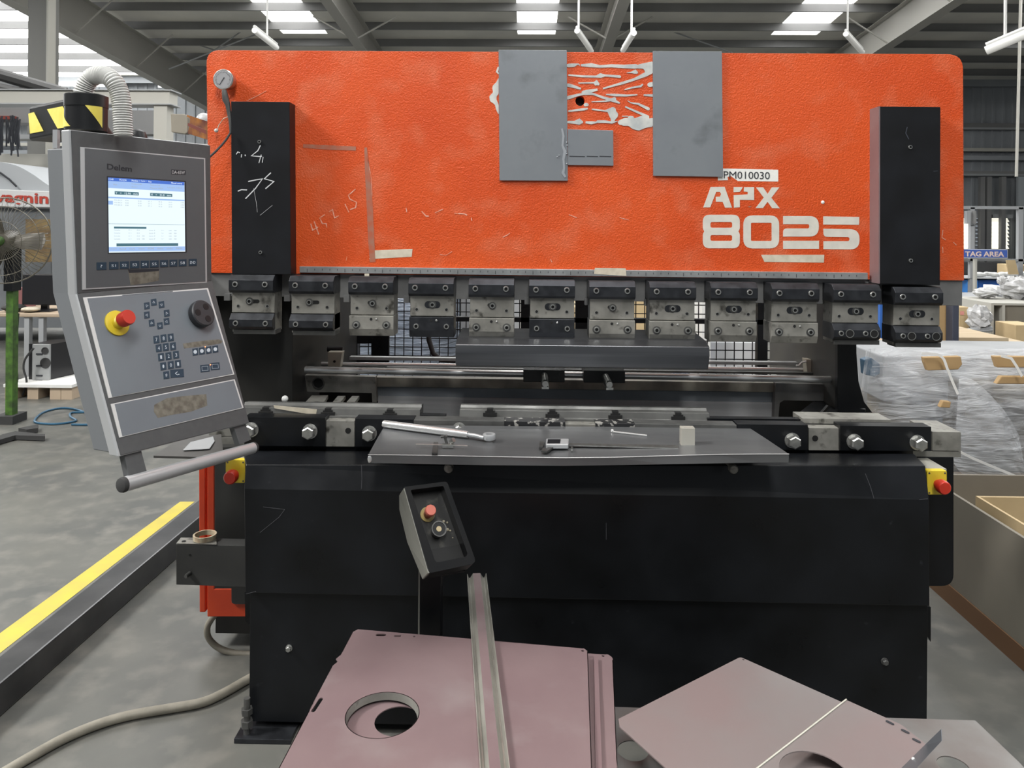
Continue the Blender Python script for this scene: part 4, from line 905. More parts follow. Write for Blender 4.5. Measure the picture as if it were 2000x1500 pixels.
# corrugated conduit from the drum to the console
path = smoothline([uy(x, y, Y) for x, y, Y in [(161, 190, 1.71), (163, 178, 1.71), (170, 162, 1.71), (180, 151, 1.71), (193, 146.5, 1.705), (207, 148, 1.70), (221, 158, 1.69), (231, 175, 1.69), (237, 198, 1.69), (239, 225, 1.69), (241, 266, 1.69)]], 14)
dist = [0]
for i in range(1, len(path)): dist.append(dist[-1] + (path[i] - path[i - 1]).length)
tot = dist[-1]; NR = 46; pp_, rr = [], []
def at_d(d):
    for i in range(1, len(path)):
        if dist[i] >= d - 1e-9: t = (d - dist[i - 1]) / max(1e-9, dist[i] - dist[i - 1]); return path[i - 1].lerp(path[i], t)
    return path[-1]
for k in range(NR * 4):
    pp_.append(at_d(tot * k / (NR * 4 - 1))); rr.append((.0206, .0200, .0172, .0195)[k % 4])
MB().sweep(pp_, rr, 24, hint=(0, 1, 0)).build('corrugated_conduit', 'conduit', CL, smooth=True)

# ================================================================== FOOT / HAND CONTROL PEDESTAL
PD = thing('control_pedestal', uzb(842, 1700, 1.46), 'black control pedestal with tilted tray holding a red stop button and a round push button', 'control pedestal')
Pc = uy(862, 1032, 1.77); NP = V((.34, -.72, .60)).normalized()
def T_(x, y, h=0.): return upl(x, y, Pc + NP * h, NP)
def tp(px, h0, h1): return MB().prism([T_(x, y, h0) for x, y in px], NP * (h1 - h0))
OUT = rounded([(789, 951), (873, 940), (931, 1100), (837, 1120)], [3, 6, 12, 8], 4); INN = rounded([(802, 957), (866, 949), (915, 1086), (851, 1099)], [3, 3, 7, 7], 4)
MB().plate([T_(*p) for p in OUT], [[T_(*p) for p in INN]], -NP * .048).build('tray_frame', 'pedestal', PD, bev=.002)
fl = MB().prism([T_(*p) - NP * .030 for p in INN], -NP * .018)
fl.build('tray_floor', mat('tray_floor', (.012, .012, .012), .3, col2=(.05, .048, .042), nscale=45, lo=.55, hi=.7), PD)
MB().prism([T_(*p) - NP * .0295 for p in [(838, 1068), (906, 1056), (914, 1083), (852, 1096)]], NP * .001).build('tray_opening', 'hole', PD)
tl = [T_(*p) - NP * .048 for p in [(789, 951), (873, 940), (931, 1100), (837, 1120)]]
sb = [T_(*p) - NP * .012 for p in [(789, 951), (837, 1120)]]
b = MB(); q = [T_(790.5, 953) , T_(838, 1119), T_(838, 1119) - NP * .052, T_(812, 1040) - NP * .075, T_(795, 975) - NP * .072, T_(790.5, 953) - NP * .05]
b.prism([p - (T_(873, 940) - T_(789, 951)).normalized() * .0022 for p in q], (T_(873, 940) - T_(789, 951)).normalized() * .004)
b.build('side_cheek', 'pedside', PD, bev=.001)
dw = (T_(931, 1100) - T_(837, 1120)); b = MB().prism([x + dw * .04 for x in q[1:2] + q[2:]] , dw * .93) if False else MB()
b.prism([tl[0] + NP * .002, tl[3] + NP * .002, T_(838, 1119) - NP * .06, T_(812, 1040) - NP * .082, T_(795, 975) - NP * .078], (T_(873, 940) - T_(789, 951)) * .97).build('tray_back', 'pedestal', PD, bev=.003)
bc = T_(841, 997) - NP * .0295
MB()._lathe(bc, NP, [(0, .0175), (.002, .0175), (.003, .015)], 28).build('stop_button_base', mat('faded_yellow', (.33, .24, .07), .6, col2=(.2, .16, .08), nscale=60), PD)
MB()._lathe(bc + NP * .003, NP, [(0, .010), (.014, .010), (.018, .0128), (.028, .0132), (.031, .0115)], 24).build('stop_button', 'redfade', PD, smooth=True)
b2 = T_(860, 1030) - NP * .0295
MB()._lathe(b2, NP, [(0, .016), (.016, .0178), (.020, .018), (.020, .0155), (.017, .0155)], 32).build('push_button_ring', 'steeldark', PD, smooth=True)
MB()._lathe(b2 + NP * .014, NP, [(0, .015), (.004, .0145)], 28).build('push_button', 'plastic', PD)
MB()._lathe(b2 + NP * .018, NP, [(0, .0065), (.0008, .006)], 14).build('worn_centre', mat('worn_centre', (.42, .34, .2), .6), PD)
b = MB()
for (x, y, r) in ((873, 1011, 4), (880, 1013, 3), (868, 1019, 3), (881, 1027, 4), (886, 1029, 3), (891, 1043, 2)):
    c = T_(x, y) - NP * .0293; b.sphere(c, r * .0009, 8, 5)
b.build('paint_flakes', mat('flake', (.3, .27, .2), .7), PD)
p0 = uy(820, 1120, 1.86); p1 = uy(861, 1120, 1.86); MB().box(p0.x, p1.x, 1.86, 1.91, .02, p0.z + .05).build('column', 'pedestal', PD, bev=.002)
MB().box(p0.x - .0035, p0.x - .0002, 1.862, 1.905, .02, p0.z + .03).build('column_lit_edge', 'pedside', PD)  # pale strip paints the column's left side as lit
MB().box(p0.x - .1, p1.x + .1, 1.80, 2.02, 0.001, .02).build('base_plate', 'pedestal', PD, bev=.002)

# ================================================================== FOREGROUND SHEETS ON A TABLE
tb = thing('steel_work_table', (.25, 1.2, 0), 'low steel work table under the stacked sheet metal parts in the foreground', 'table')
MB().box(-.22, .86, .82, 1.40, .27, .30).build('tabletop', 'steeldark', tb, bev=.002)
for x in (-.13, .44): MB().box(x, x + .07, .84, 1.38, .3002, .4315).build('support_batten', 'wood', tb)
for x in (-.20, .80):
    for y in (.84, 1.34): MB().box(x, x + .045, y, y + .045, 0.0, .27).build('leg', 'frame', tb)
def flat(px, zb, th, name, m, holes=(), flange=0., **k):
    o3 = [uzb(x, y, zb) for x, y in px]; b = MB().plate(o3, [[uzb(x, y, zb) for x, y in h] for h in holes], (0, 0, -th))
    if flange:
        for i in range(len(o3)):
            p, q = o3[i], o3[(i + 1) % len(o3)]
            if (q - p).length > .05:
                inw = V((-(q - p).y, (q - p).x, 0)).normalized(); c = sum(o3, V()) / len(o3)
                if inw.dot(c - p) < 0: inw = -inw
                b.prism([p, q, q - V((0, 0, flange)), p - V((0, 0, flange))], inw * .0015)
    return b.build(name, m, **k)
def circ(px, py, zb, r, n=40):                     # a true circle on the sheet, given back as pixels is not needed: 3D points
    c = uzb(px, py, zb); return [c + V((r * math.cos(2 * PI * k / n), r * math.sin(2 * PI * k / n), 0)) for k in range(n)]
def sheet(px, zb, th, holes3, name, m, flange=0., rim=None, **k):
    o3 = [uzb(x, y, zb) for x, y in px]; b = MB().plate(o3, holes3, (0, 0, -th))
    c = sum(o3, V()) / len(o3)
    if flange:
        for i in range(len(o3)):
            p, q = o3[i], o3[(i + 1) % len(o3)]
            if (q - p).length > .05:
                inw = V((-(q - p).y, (q - p).x, 0)).normalized()
                if inw.dot(c - p) < 0: inw = -inw
                b.prism([p, q, q - V((0, 0, flange)), p - V((0, 0, flange))], inw * .0015)
    return b.build(name, m, **k)
def slot3(x0, y0, x1, y1, r, zb, n=8):
    a, c = uzb(x0, y0, zb), uzb(x1, y1, zb); d = (c - a).normalized(); w = V((-d.y, d.x, 0)); out = []
    for k in range(n + 1): t = -PI / 2 + PI * k / n; out.append(c + (d * math.cos(t) + w * math.sin(t)) * r)
    for k in range(n + 1): t = PI / 2 + PI * k / n; out.append(a + (d * math.cos(t) + w * math.sin(t)) * r)
    return out
zC = 1.026
sheet([(650, 1362), (1300, 1384), (1740, 1402), (1905, 1407), (1992, 1490), (2120, 1640), (545, 1640), (590, 1500)], zC, .002, [circ(1862, 1496, zC, .028), circ(1236, 1466, zC, .03, 30), circ(775, 1412, zC, .075)], 'base_sheet', 'silver',
      label='large galvanised sheet lying lowest, at the bottom right edge of the stack', cat='metal sheet')
zB = .970
sheet(rounded([(700, 1248), (1188, 1278), (1197, 1285), (1206, 1500), (1212, 1640), (485, 1640), (560, 1500)], [0, 4, 4, 0, 0, 0, 0], 3), zB, .002, [circ(778, 1408, zB, .046), circ(1178, 1281, zB, .0035, 12)], 'perforated_panel', 'pink', flange=.035,
      label='mauve sheet metal panel directly beneath the big holed panel, sticking out at its right', cat='sheet metal panel', group='mauve folded panels')
zA = .950
pa = sheet([(699, 1229), (1140, 1266), (1148, 1272), (1156, 1500), (1161, 1640), (470, 1640), (546, 1497), (650, 1300), (660, 1292), (656, 1287), (664, 1280), (688, 1235)], zA, .002,
      [circ(747, 1395, zA, .070), slot3(738, 1240, 750, 1240, .005, zA), slot3(772, 1242, 781, 1242, .003, zA), circ(809, 1243, zA, .003, 12), slot3(627, 1365, 612, 1388, .0042, zA), circ(1138, 1271, zA, .0035, 12)], 'perforated_panel', 'pink', flange=.012,
      label='mauve sheet metal panel with a big round hole, uppermost at the left of the stack', cat='sheet metal panel', group='mauve folded panels')
hc_ = uzb(747, 1395, zA)
MB()._lathe(hc_, V((0, 0, -1)), [(0, .0715), (0, .070), (.014, .0672), (.014, .069), (0, .0715)], 48).build('hole_collar', 'steel', pa, smooth=True)
b = MB()                                          # the step along the right side of the lower panel
q = [uzb(x, y, .962) for x, y in [(1160, 1283), (1168, 1283), (1176, 1500), (1180, 1640), (1168, 1640), (1163, 1500)]]
b.prism(q, (0, 0, -.006)).build('folded_strip', mat('mauve_shaded', (.17, .115, .12), .4), bpy.data.objects['perforated_panel'])  # darker mauve carries the shade of the vertical fold
# things on the right
zD = 1.005
def keep(s): return s
d1 = sheet(rounded([(1446, 1283), (1655, 1376), (1690, 1400), (1660, 1640), (1540, 1640), (1300, 1500), (1210, 1419), (1208, 1404)], [5, 0, 0, 0, 0, 0, 0, 0], 3), zD - .045, .0025, [circ(1452, 1288, zD - .045, .003, 12), circ(1213, 1433 - 1, zD - .045, .003, 12)][:1], 'diamond_panel', 'pink2',
      label='flat pinkish-grey panel lying cornerwise with its point up, right of the mauve panels', cat='sheet metal panel')
zE = zD - .075
d2 = sheet([(1653, 1367), (1760, 1415), (1808, 1453), (1740, 1520), (1640, 1640), (1300, 1640), (1475, 1500)], zE, .002, [circ(1592, 1512, zE, .058)], 'diamond_panel', 'pink2',
      label='pinkish-grey panel with pale edge and upturned flange, overlapping the cornerwise panel', cat='sheet metal panel')
e0, e1 = uzb(1653, 1367, zE), uzb(1300, 1640, zE)
MB().sweep([e0 + V((0, 0, .001)), e1 + V((0, 0, .001))], .0016, 6).build('pale_edge', mat('cut_edge', (.6, .58, .5), .4, .3), d2)
f0, f1 = uzb(1800, 1450, zE), uzb(1700, 1580, zE); hh = .05
bs = mat('blue_grey_flange', (.13, .14, .155), .35, .4)
fl_ = [uzb(x, y, z) for x, y, z in [(1806, 1455, .929), (1740, 1520, .929), (1640, 1640, .929), (1700, 1640, .885), (1790, 1500, .885), (1839, 1447, .89), (1838, 1424, .885)]]
b = MB(); b.add(fl_ + [p + V((.0018, .0012, 0)) for p in fl_], [(0, 1, 4, 5), (0, 5, 6), (1, 2, 3, 4), (7, 12, 11, 8), (7, 13, 12), (8, 11, 10, 9)] + [(i, (i + 1) % 7, (i + 1) % 7 + 7, i + 7) for i in range(7)])
b.build('upturned_flange', bs, d2)
MB().sphere(fl_[0] * .5 + fl_[1] * .3 + fl_[4] * .2, .003, 8, 6).build('flange_hole', 'white', d2)
for (x, y) in ((1738, 1411), (1768, 1428), (1790, 1446)):
    MB().prism(slot3(x - 5, y - 2, x + 5, y + 3, .003, zE - .0006), (0, 0, .0005)).build('slot', 'ink', d2)
# hat channel
z0 = 1.46 - .9485 
Fa, Na = uzb(931, 1119, .935), uzb(967, 1500, .935); dr = (Na - Fa).normalized(); wd = V((-dr.y, dr.x, 0)); 
if wd.x < 0: wd = -wd
wd = wd; La, Lb = Fa, Fa + dr * 1.0; zz_ = Fa.z
sec = [(-.026, .012), (-.0245, .012), (-.0205, .0015), (-.0175, .0015), (-.010, .013), (.010, .013), (.0175, .0015), (.0205, .0015), (.0245, .012), (.026, .012), (.0255, 0), (.0165, 0), (.009, .0115), (-.009, .0115), (-.0165, 0), (-.0255, 0)]
zbse = 1.46 - .9495 + .0005
b = MB().prism([V((La.x, La.y, zbse)) + wd * u + V((0, 0, v)) for u, v in sec], dr * 1.0)
ch = b.build('hat_channel', mat('bright_steel', (.42, .41, .37), .3, .5, col2=(.3, .29, .26), nscale=9), label='long bright hat-section steel channel lying across the mauve panel', cat='steel channel')
MB().prism([V((La.x, La.y, zbse)) + wd * u + V((0, 0, v)) for u, v in ((-.0095, .0131), (.0095, .0131), (.0095, .0135), (-.0095, .0135))], dr * 1.0).build('mauve_face', 'pink', ch, label='mauve primed middle strip')
# ================================================================== ROOM
YW = 25.0
MB().box(-24, 20, -6, YW, -.1, 0).build('floor', 'floor', kind='structure')
def roofz(Y): return 6.2 + .073 * (YW - Y)
SKY = [(-18, -11.2), (-6.55, -5.35), (-.28, .72), (6.4, 7.6), (12.6, 13.8)]     # skylight strips running along the hall
def strip(b, x0, x1, y0, y1, dz=0., th=.02): b.prism([(x0, y0, roofz(y0) + dz), (x1, y0, roofz(y0) + dz), (x1, y1, roofz(y1) + dz), (x0, y1, roofz(y1) + dz)], (0, 0, th))
b = MB(); xe = -24
for a, c in SKY: strip(b, xe, a, -6, YW); xe = c
strip(b, xe, 20, -6, YW)
for a, c in SKY[1:]: strip(b, a, c, 20.4, YW)
strip(b, SKY[0][0], SKY[0][1], 24.6, YW)
b.build('ceiling', 'sheet_roof', kind='structure')
for i, (a, c) in enumerate(SKY):
    y1 = 24.6 if i == 0 else 20.4
    MB().prism([(a, 6, roofz(6) + .03), (c, 6, roofz(6) + .03), (c, y1, roofz(y1) + .03), (a, y1, roofz(y1) + .03)], (0, 0, .02)).build('window_%d' % (i + 1), 'sky', kind='structure')
    MB().prism([(a, -6, roofz(-6) + .03), (c, -6, roofz(-6) + .03), (c, 6, roofz(6) + .03), (a, 6, roofz(6) + .03)], (0, 0, .02)).build('window_%d' % (i + 11), 'skynear', kind='structure')
k = 0; y = 25 - 1.35 * 10 - .3
ps = []
Y0 = 18.1
while Y0 > 4: Y0 -= 1.36
while Y0 < 25:
    ps.append(Y0); Y0 += 1.36
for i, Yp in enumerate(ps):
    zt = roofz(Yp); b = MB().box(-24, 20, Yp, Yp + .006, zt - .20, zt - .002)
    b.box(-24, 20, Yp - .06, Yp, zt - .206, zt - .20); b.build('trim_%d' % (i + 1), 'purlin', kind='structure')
def rafter(x, w, h, y0, y1, n, m='rafter'):
    b = MB()
    zt = lambda Y: roofz(Y) - .21
    # web and two flanges of an I section following the roof slope
    b.prism([(x - .006, y0, zt(y0) - h), (x - .006, y1, zt(y1) - h), (x - .006, y1, zt(y1)), (x - .006, y0, zt(y0))], (.012, 0, 0))
    for dz in (0, -h): b.prism([(x - w / 2, y0, zt(y0) + dz), (x + w / 2, y0, zt(y0) + dz), (x + w / 2, y1, zt(y1) + dz), (x - w / 2, y1, zt(y1) + dz)], (0, 0, -.014))
    r = b.build('trim_%d' % n, m, kind='structure')
    for Y in [y0 + 2.7 * k + 1.2 for k in range(int((y1 - y0) / 2.7))]:
        for s in (-1, 1): MB().cyl((x + s * .02, Y, zt(Y) - h + .02), (x + s * 1.0, Y, zt(Y) - .05), .022, n=6).build('flange_brace', 'rafter', r)
    return r
rafter(-10.2, .28, .95, 5, 24.5, 41)
rafter(-4.15, .25, .62, 9, 24.5, 42)
rafter(1.95, .25, .62, 9, 24.5, 43)
rafter(8.55, .28, .70, 9, 24.5, 44)
# column of the left bay, wall columns
def hcol(x, y, z0, z1, n, w=.28, d=.3, m='rafter'):
    b = MB(); b.box(x - w / 2, x + w / 2, y - d / 2, y - d / 2 + .014, z0, z1).box(x - w / 2, x + w / 2, y + d / 2 - .014, y + d / 2, z0, z1).box(x - .006, x + .006, y - d / 2, y + d / 2, z0, z1)
    return b.build('trim_%d' % n, m, kind='structure')
q = uy(73, 100, 13.5); 
c = MB().box(q.x - .17, q.x + .17, 13.5, 13.85, 0, roofz(13.5) - .2).build('trim_51', mat('column_grey', (.17, .17, .16), .6), kind='structure')
MB().box(q.x + .17, q.x + .205, 13.48, 13.7, 0, roofz(13.5) - .2).build('trim_52', 'framelt', kind='structure')
hcol(8.55, 24.6, 0, 5.7, 53); hcol(1.95, 24.6, 0, 5.7, 54); hcol(-4.15, 24.6, 0, 5.7, 55)
# corrugated back wall with girts
b = MB(); n = 220; x = -24; prof = []
while x < 20:
    prof += [(x, 0), (x + .20, 0), (x + .22, .035), (x + .30, .035), (x + .32, 0)]; x += .32
top = roofz(YW) + .05
vs = [(px_, YW - d, z) for z in (0, top) for px_, d in prof]; m_ = len(prof)
b.add(vs, [(i, i + 1, i + 1 + m_, i + m_) for i in range(m_ - 1)]); b.build('wall_back', 'wall', kind='structure')
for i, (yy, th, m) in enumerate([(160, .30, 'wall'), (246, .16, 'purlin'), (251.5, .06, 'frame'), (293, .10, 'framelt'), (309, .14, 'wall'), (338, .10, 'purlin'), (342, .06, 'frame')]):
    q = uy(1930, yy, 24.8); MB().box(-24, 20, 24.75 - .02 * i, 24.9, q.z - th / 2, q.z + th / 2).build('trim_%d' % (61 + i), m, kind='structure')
MB().box(-24.1, -24, -6, YW, 0, 9).build('wall_left', 'wall', kind='structure')
MB().box(20, 20.1, -6, YW, 0, 9).build('wall_right', 'wall', kind='structure')
# daylight slots of the left bay wall, seen below the roof
for i, (xa, xb, ya, yb_) in enumerate([(-40, 90, 142, 151), (100, 190, 142, 150), (105, 205, 162, 169), (310, 318, 144, 171)]):
    p, q = uy(xa, ya, 24.7), uy(xb, yb_, 24.7); MB().box(p.x, q.x, 24.66, 24.7, q.z, p.z).build('window_%d' % (21 + i), 'sky', kind='structure')
# right louvred windows in the back wall
for i, (xa, xb) in enumerate([(1868, 1894), (1902, 1928), (1933, 1968)]):
    p, q = uy(xa, 426, 24.6), uy(xb, 486, 24.6)
    w = MB().box(p.x, q.x, 24.62, 24.66, q.z, p.z).build('window_%d' % (31 + i), 'glasswin' if i == 1 else 'louvre', kind='structure')
    b = MB()
    for k in range(8):
        z = q.z + (p.z - q.z) * (k + .5) / 8; b.prism([(p.x, 24.52, z - .055), (q.x, 24.52, z - .055), (q.x, 24.60, z + .03), (p.x, 24.60, z + .03)], (0, .006, .006))
    b.build('louvre_blades', 'louvre' if i != 1 else 'frame', w)
    MB().box(p.x - .1, p.x - .0, 24.5, 24.7, q.z - .1, p.z + .1).box(p.x - .1, q.x + .1, 24.5, 24.7, p.z, p.z + .12).build('window_frame', 'frame', w)
# sliding door frame pieces right of the machine
p = uy(1985, 345, 24.4); q = uy(2040, 560, 24.4); MB().box(p.x, q.x, 24.3, 24.4, 0, p.z).build('door_1', mat('pale_door', (.36, .39, .41), .5), kind='structure')
for k, (x, lb) in enumerate([(1922, 1), (1935, 1), (1963, 1)]):
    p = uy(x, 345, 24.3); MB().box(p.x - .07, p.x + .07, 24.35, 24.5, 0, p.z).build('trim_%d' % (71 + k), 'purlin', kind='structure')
# downpipes and hanging rods
for k, (x, w) in enumerate([(1541, 12), (1555.5, 6)]):
    p = uy(x, 40, 22.5); MB().cyl((p.x, 22.5, 0), (p.x, 22.5, 6.3), w * .0075, n=12).build('trim_%d' % (81 + k), mat('pipe_dark%d' % k, (.05, .055, .065), .5), kind='structure')
p = uy(1998, 0, 12); q = uy(1985, 345, 12); MB().cyl((p.x, 12, 7), (q.x, 12, q.z), .022, n=8).build('trim_84', 'framelt', kind='structure')
# tie rods across the roof
for k, (a, c, Y) in enumerate([((560, 0), (420, 97), 20), ((260, 45), (440, 105), 21), ((1210, 25), (1430, 103), 20), ((330, 135), (530, 55), 20)]):
    MB().cyl(uy(*a, Y), uy(*c, Y + .5), .02, n=6).build('trim_%d' % (91 + k), 'frame', kind='structure')
# fluorescent tubes
def lamp(x0, y0, Y0, x1, y1, Y1, hx, label):
    a, c = uy(x0, y0, Y0), uy(x1, y1, Y1); t = thing('ceiling_lamp', (a + c) / 2, label, 'lamp', 'fluorescent lamps hanging from the roof')
    d = (c - a).normalized()
    MB().sweep([a, c], .055, 10).build('lamp_tube', 'tube', t, smooth=True)
    MB().sweep([a + V((0, 0, .07)), c + V((0, 0, .07))], .03, 8).build('lamp_batten', 'white', t)
    h = a + (c - a) * hx; MB().cyl(h + V((0, 0, .05)), V((h.x, h.y, roofz(h.y) - .1)), .02, n=6).build('hanger_rod', 'white', t)
lamp(497, 59, 14, 540, 93, 15.2, .55, 'white tube lamp hanging left of the middle roof beam, above the orange ram')
lamp(1238, 64, 14, 1217, 98, 15.4, .2, 'white tube lamp hanging just right of the middle roof beam')
lamp(1926, 99, 9.5, 2010, 64, 9.2, .45, 'long white tube lamp hanging at the top right corner')
lamp(1127, 60, 15, 1155, 100, 16.4, .1, 'slanting white tube lamp just left of the middle roof beam')
lamp(1652, 66, 15, 1684, 102, 16.2, .1, 'slanting white tube lamp beside the bright right roof beam')

# ================================================================== FLOOR THINGS, LEFT
def yfl(px): return [uzb(x, y, 1.4595) for x, y in px]
MB().prism(yfl([(352, 980), (380, 980), (-260, 1478), (-330, 1478)]), (0, 0, .0006)).build('trim_95', 'line', kind='structure')
r0, r1 = uzb(386, 1013, 1.36), uzb(-300, 1586, 1.36); d = (r1 - r0).normalized()
r0 = r0 - d * .4; sd = V((-d.y, d.x, 0)); 
if sd.x < 0: sd = -sd
l0 = r0 - sd * .105
MB().prism([V((r0.x, r0.y, .0008)), V((r0.x, r0.y, .10)), V((l0.x, l0.y, .10)), V((l0.x, l0.y, .0008))], (r1 - r0)).build('steel_beam', 'beamsteel', label='long black square steel tube lying on the floor beside the yellow line', cat='steel beam', bev=.006)
MB().sweep([V((p.x, p.y, .014)) for p in smoothline([uzb(x, y, 1.446) for x, y in [(560, 1290), (488, 1325), (440, 1352), (395, 1372), (330, 1384), (260, 1396), (200, 1412), (130, 1440), (60, 1478), (-20, 1525), (-120, 1580)]], 5)], .0135, 12).build('floor_hose', 'hose', smooth=True, label='long beige hose curving over the floor at the lower left', cat='hose')
MB().sweep(smoothline([uy(x, y, Y) for x, y, Y in [(425, 1195, 2.56), (414, 1208, 2.56), (405, 1225, 2.56), (407, 1245, 2.57), (425, 1264, 2.58), (455, 1275, 2.585), (500, 1279, 2.59)]], 5), .0105, 12).build('hose_loop', 'hose', smooth=True, label='beige hose hanging in a loop below the orange side cabinet', cat='hose')
q = uzb(400, 1052, 1.46 - qz - .004); tr = thing('tape_roll', q, 'empty roll of cream tape lying on the black side bracket', 'tape')
MB()._lathe(q, V((0, 0, 1)), [(0, .028), (0, .0325), (.014, .0335), (.014, .0285), (0, .028)], 32).build('tape_ring', mat('cream_tape', (.55, .50, .36), .6, col2=(.42, .3, .2), nscale=60), tr, smooth=True)
t = MB().prism([uzb(x, y, .655) for x, y in [(300, 890), (352, 856), (432, 848), (436, 884), (400, 893)]], (0, 0, -.006)).build('side_tray', mat('tray_grey', (.075, .072, .068), .45, .3, col2=(.11, .105, .1), nscale=7), PB)
MB().prism([uzb(x, y, .652) for x, y in [(357, 880), (372, 864), (416, 853), (419, 862), (409, 877), (396, 878)]], (0, 0, .001)).build('paper_scrap', 'frame', label='torn scrap of white paper on the grey tray behind the console', cat='paper')

# pedestal fan
Yf = 5.4; fc_ = uy(10, 470, Yf)
fan = thing('pedestal_fan', (fc_.x, Yf, 0), 'big pedestal fan with round wire cage and green post at the left edge', 'fan')
fn = V((.25, -.97, 0)).normalized(); fs_ = fn.cross(V((0, 0, 1))).normalized(); fu = V((0, 0, 1)); R_ = .305
b = MB()
for k in range(64):
    a = 2 * PI * k / 64; e = fs_ * math.cos(a) + fu * math.sin(a)
    b.sweep([fc_ + fn * .10 + e * .03, fc_ + fn * .09 + e * R_ * .6, fc_ + fn * .045 + e * R_ * .9, fc_ + e * R_], .0015, 4)
    if k % 2 == 0: b.sweep([fc_ - fn * .06 + e * .06, fc_ - fn * .05 + e * R_ * .8, fc_ + e * R_], .0015, 4)
b.build('wire_cage', 'cage', fan)
b = MB()
for rr_, dd in ((R_, 0), (R_ * .8, .07), (R_ * .45, .095)):
    b.sweep([fc_ + fn * dd + (fs_ * math.cos(2 * PI * k / 40) + fu * math.sin(2 * PI * k / 40)) * rr_ for k in range(41)], .005 if dd == 0 else .0025, 6)
b.build('cage_ring', 'cage', fan)
for k in range(3):
    a = 2 * PI * k / 3 + 1.05; e = fs_ * math.cos(a) + fu * math.sin(a); g_ = fn.cross(e)
    q = [(0.04, -.03, .02), (.12, -.06, .03), (.24, -.065, .02), (.262, 0, 0), (.24, .06, -.03), (.12, .05, -.03), (.04, .03, -.01)]
    MB().prism([fc_ + e * r + g_ * s + fn * h for r, s, h in q], fn * .003).build('blade', 'blade', fan)
MB()._lathe(fc_ - fn * .14, fn, [(0, .04), (.02, .075), (.12, .075), (.17, .05), (.20, .045), (.21, .02)], 20).build('motor', 'blade', fan, smooth=True)
MB().sphere(fc_ + fn * .1, .035, 12, 8).build('hub_cap', 'green', fan, smooth=True)
p0, p1 = uy(-3, 570, Yf), uy(11, 570, Yf)
MB().box(p0.x, p1.x, Yf + .08, Yf + .14, .05, p0.z).build('post', 'green', fan)
MB().box(p0.x - .005, p1.x + .006, Yf + .06, Yf + .16, p0.z, fc_.z - .05).build('upper_post', 'black', fan)
MB().box(p0.x - .06, p1.x + .03, Yf + .04, Yf + .2, .0, .06).build('base_block', 'rubber', fan)
for q in ([(-40, 870), (5, 848), (30, 842), (88, 848), (88, 852), (30, 850)], [(36, 836), (62, 831), (75, 829), (74, 836), (52, 839)]):
    MB().prism([uzb(x, y, 1.425) for x, y in q], (0, 0, -.03)).build('base_foot', 'rubber', fan)
# white bending machine behind the fan
wm = thing('white_machine', uy(30, 600, 9), 'big rounded white machine with red lettering behind the fan', 'machine')
b = MB(); top_ = smoothline([uy(x, y, 9) for x, y in [(-200, 300), (-60, 310), (20, 320), (60, 338), (95, 362), (150, 392), (160, 398)]], 4)
b.prism(top_ + [uy(160, 410, 9), uy(-200, 400, 9)], (0, 1.2, 0)); b.build('domed_hood', mat('hood_grey', (.42, .44, .46), .35), wm, smooth=True)
MB().prism(P([(-200, 362), (160, 376), (160, 406), (-200, 402)], 8.95), (0, .5, 0)).build('name_band', 'machwhite', wm, bev=.01)
MB().prism(P([(-200, 403), (160, 408), (160, 640), (-200, 640)], 9.05), (0, 1.2, 0)).build('machine_body', mat('mach_body', (.12, .13, .14), .5, col2=(.2, .21, .22), nscale=1.5), wm)
MB().text('Salvagnini', uy(-54, 371, 8.94), uy(104, 377, 8.94), uy(-54, 399, 8.94), th=.005, bold=.02).build('machine_name', 'redtxt', wm)
MB().sweep([uy(x, y, 8.93) for x, y in [(-20, 330), (0, 337), (18, 350), (32, 364)]], .012, 6).build('hood_seam', 'ink', wm)
p, q = uy(50, 428, 8.6), uy(92, 512, 8.6)
MB().box(p.x, q.x, 8.6, 8.9, q.z, p.z).build('brown_panel', mat('brown_panel', (.10, .06, .03), .6, col2=(.2, .14, .06), nscale=8), wm)
# desk, monitor, computer
Yd = 6.9; dz = uy(60, 612, Yd).z
dk = thing('desk', (-4.2, 6.8, 0), 'workshop desk with pale wooden edge behind the fan at the left', 'desk')
a, c = uy(-25, 610, Yd).x, uy(190, 612, Yd).x
MB().box(a, c, Yd, Yd + .7, dz - .035, dz).build('desktop', 'wood', dk, bev=.008)
for x0 in (uy(12, 700, Yd).x, uy(44, 700, Yd).x, uy(72, 700, Yd).x, c - .05): MB().box(x0, x0 + .045, Yd + .02, Yd + .07, 0, dz - .035).build('leg', 'frame', dk)
mn = thing('computer_monitor', uy(82, 610, 7.1), 'black computer monitor standing on the desk', 'monitor')
p, q = uy(43, 536, 7.05), uy(118, 596, 7.05); MB().box(p.x, q.x, 7.05, 7.10, q.z, p.z).build('screen', 'screenblk', mn, bev=.006)
p, q = uy(77, 590, 7.08), uy(90, 608, 7.08); MB().box(p.x, q.x, 7.10, 7.13, dz, p.z + .05).build('stand', 'screenblk', mn)
MB().box(p.x - .08, q.x + .08, 7.0, 7.2, dz + .0005, dz + .012).build('stand_base', 'screenblk', mn)
p, q = uy(24, 563, 7.3), uy(44, 608, 7.3); MB().box(p.x, q.x, 7.3, 7.5, dz + .001, p.z).build('red_box', mat('dull_red_box', (.22, .09, .09), .7), label='dull red box standing on the desk left of the monitor', cat='box')
MB().sphere(V((uy(27, 606, 7.02).x, 7.02, dz + .038)), .09, 14, 8, (1.2, 1, .4)).build('black_pouch', 'rubber', label='flat black pouch on the desk left end', cat='pouch', smooth=True)
MB().sphere(V((uy(60, 606, 6.98).x, 6.98, dz + .029)), .065, 12, 8, (1.3, 1, .35)).build('cloth', 'offwhite', label='crumpled pale cloth on the desk before the monitor', cat='cloth', smooth=True)
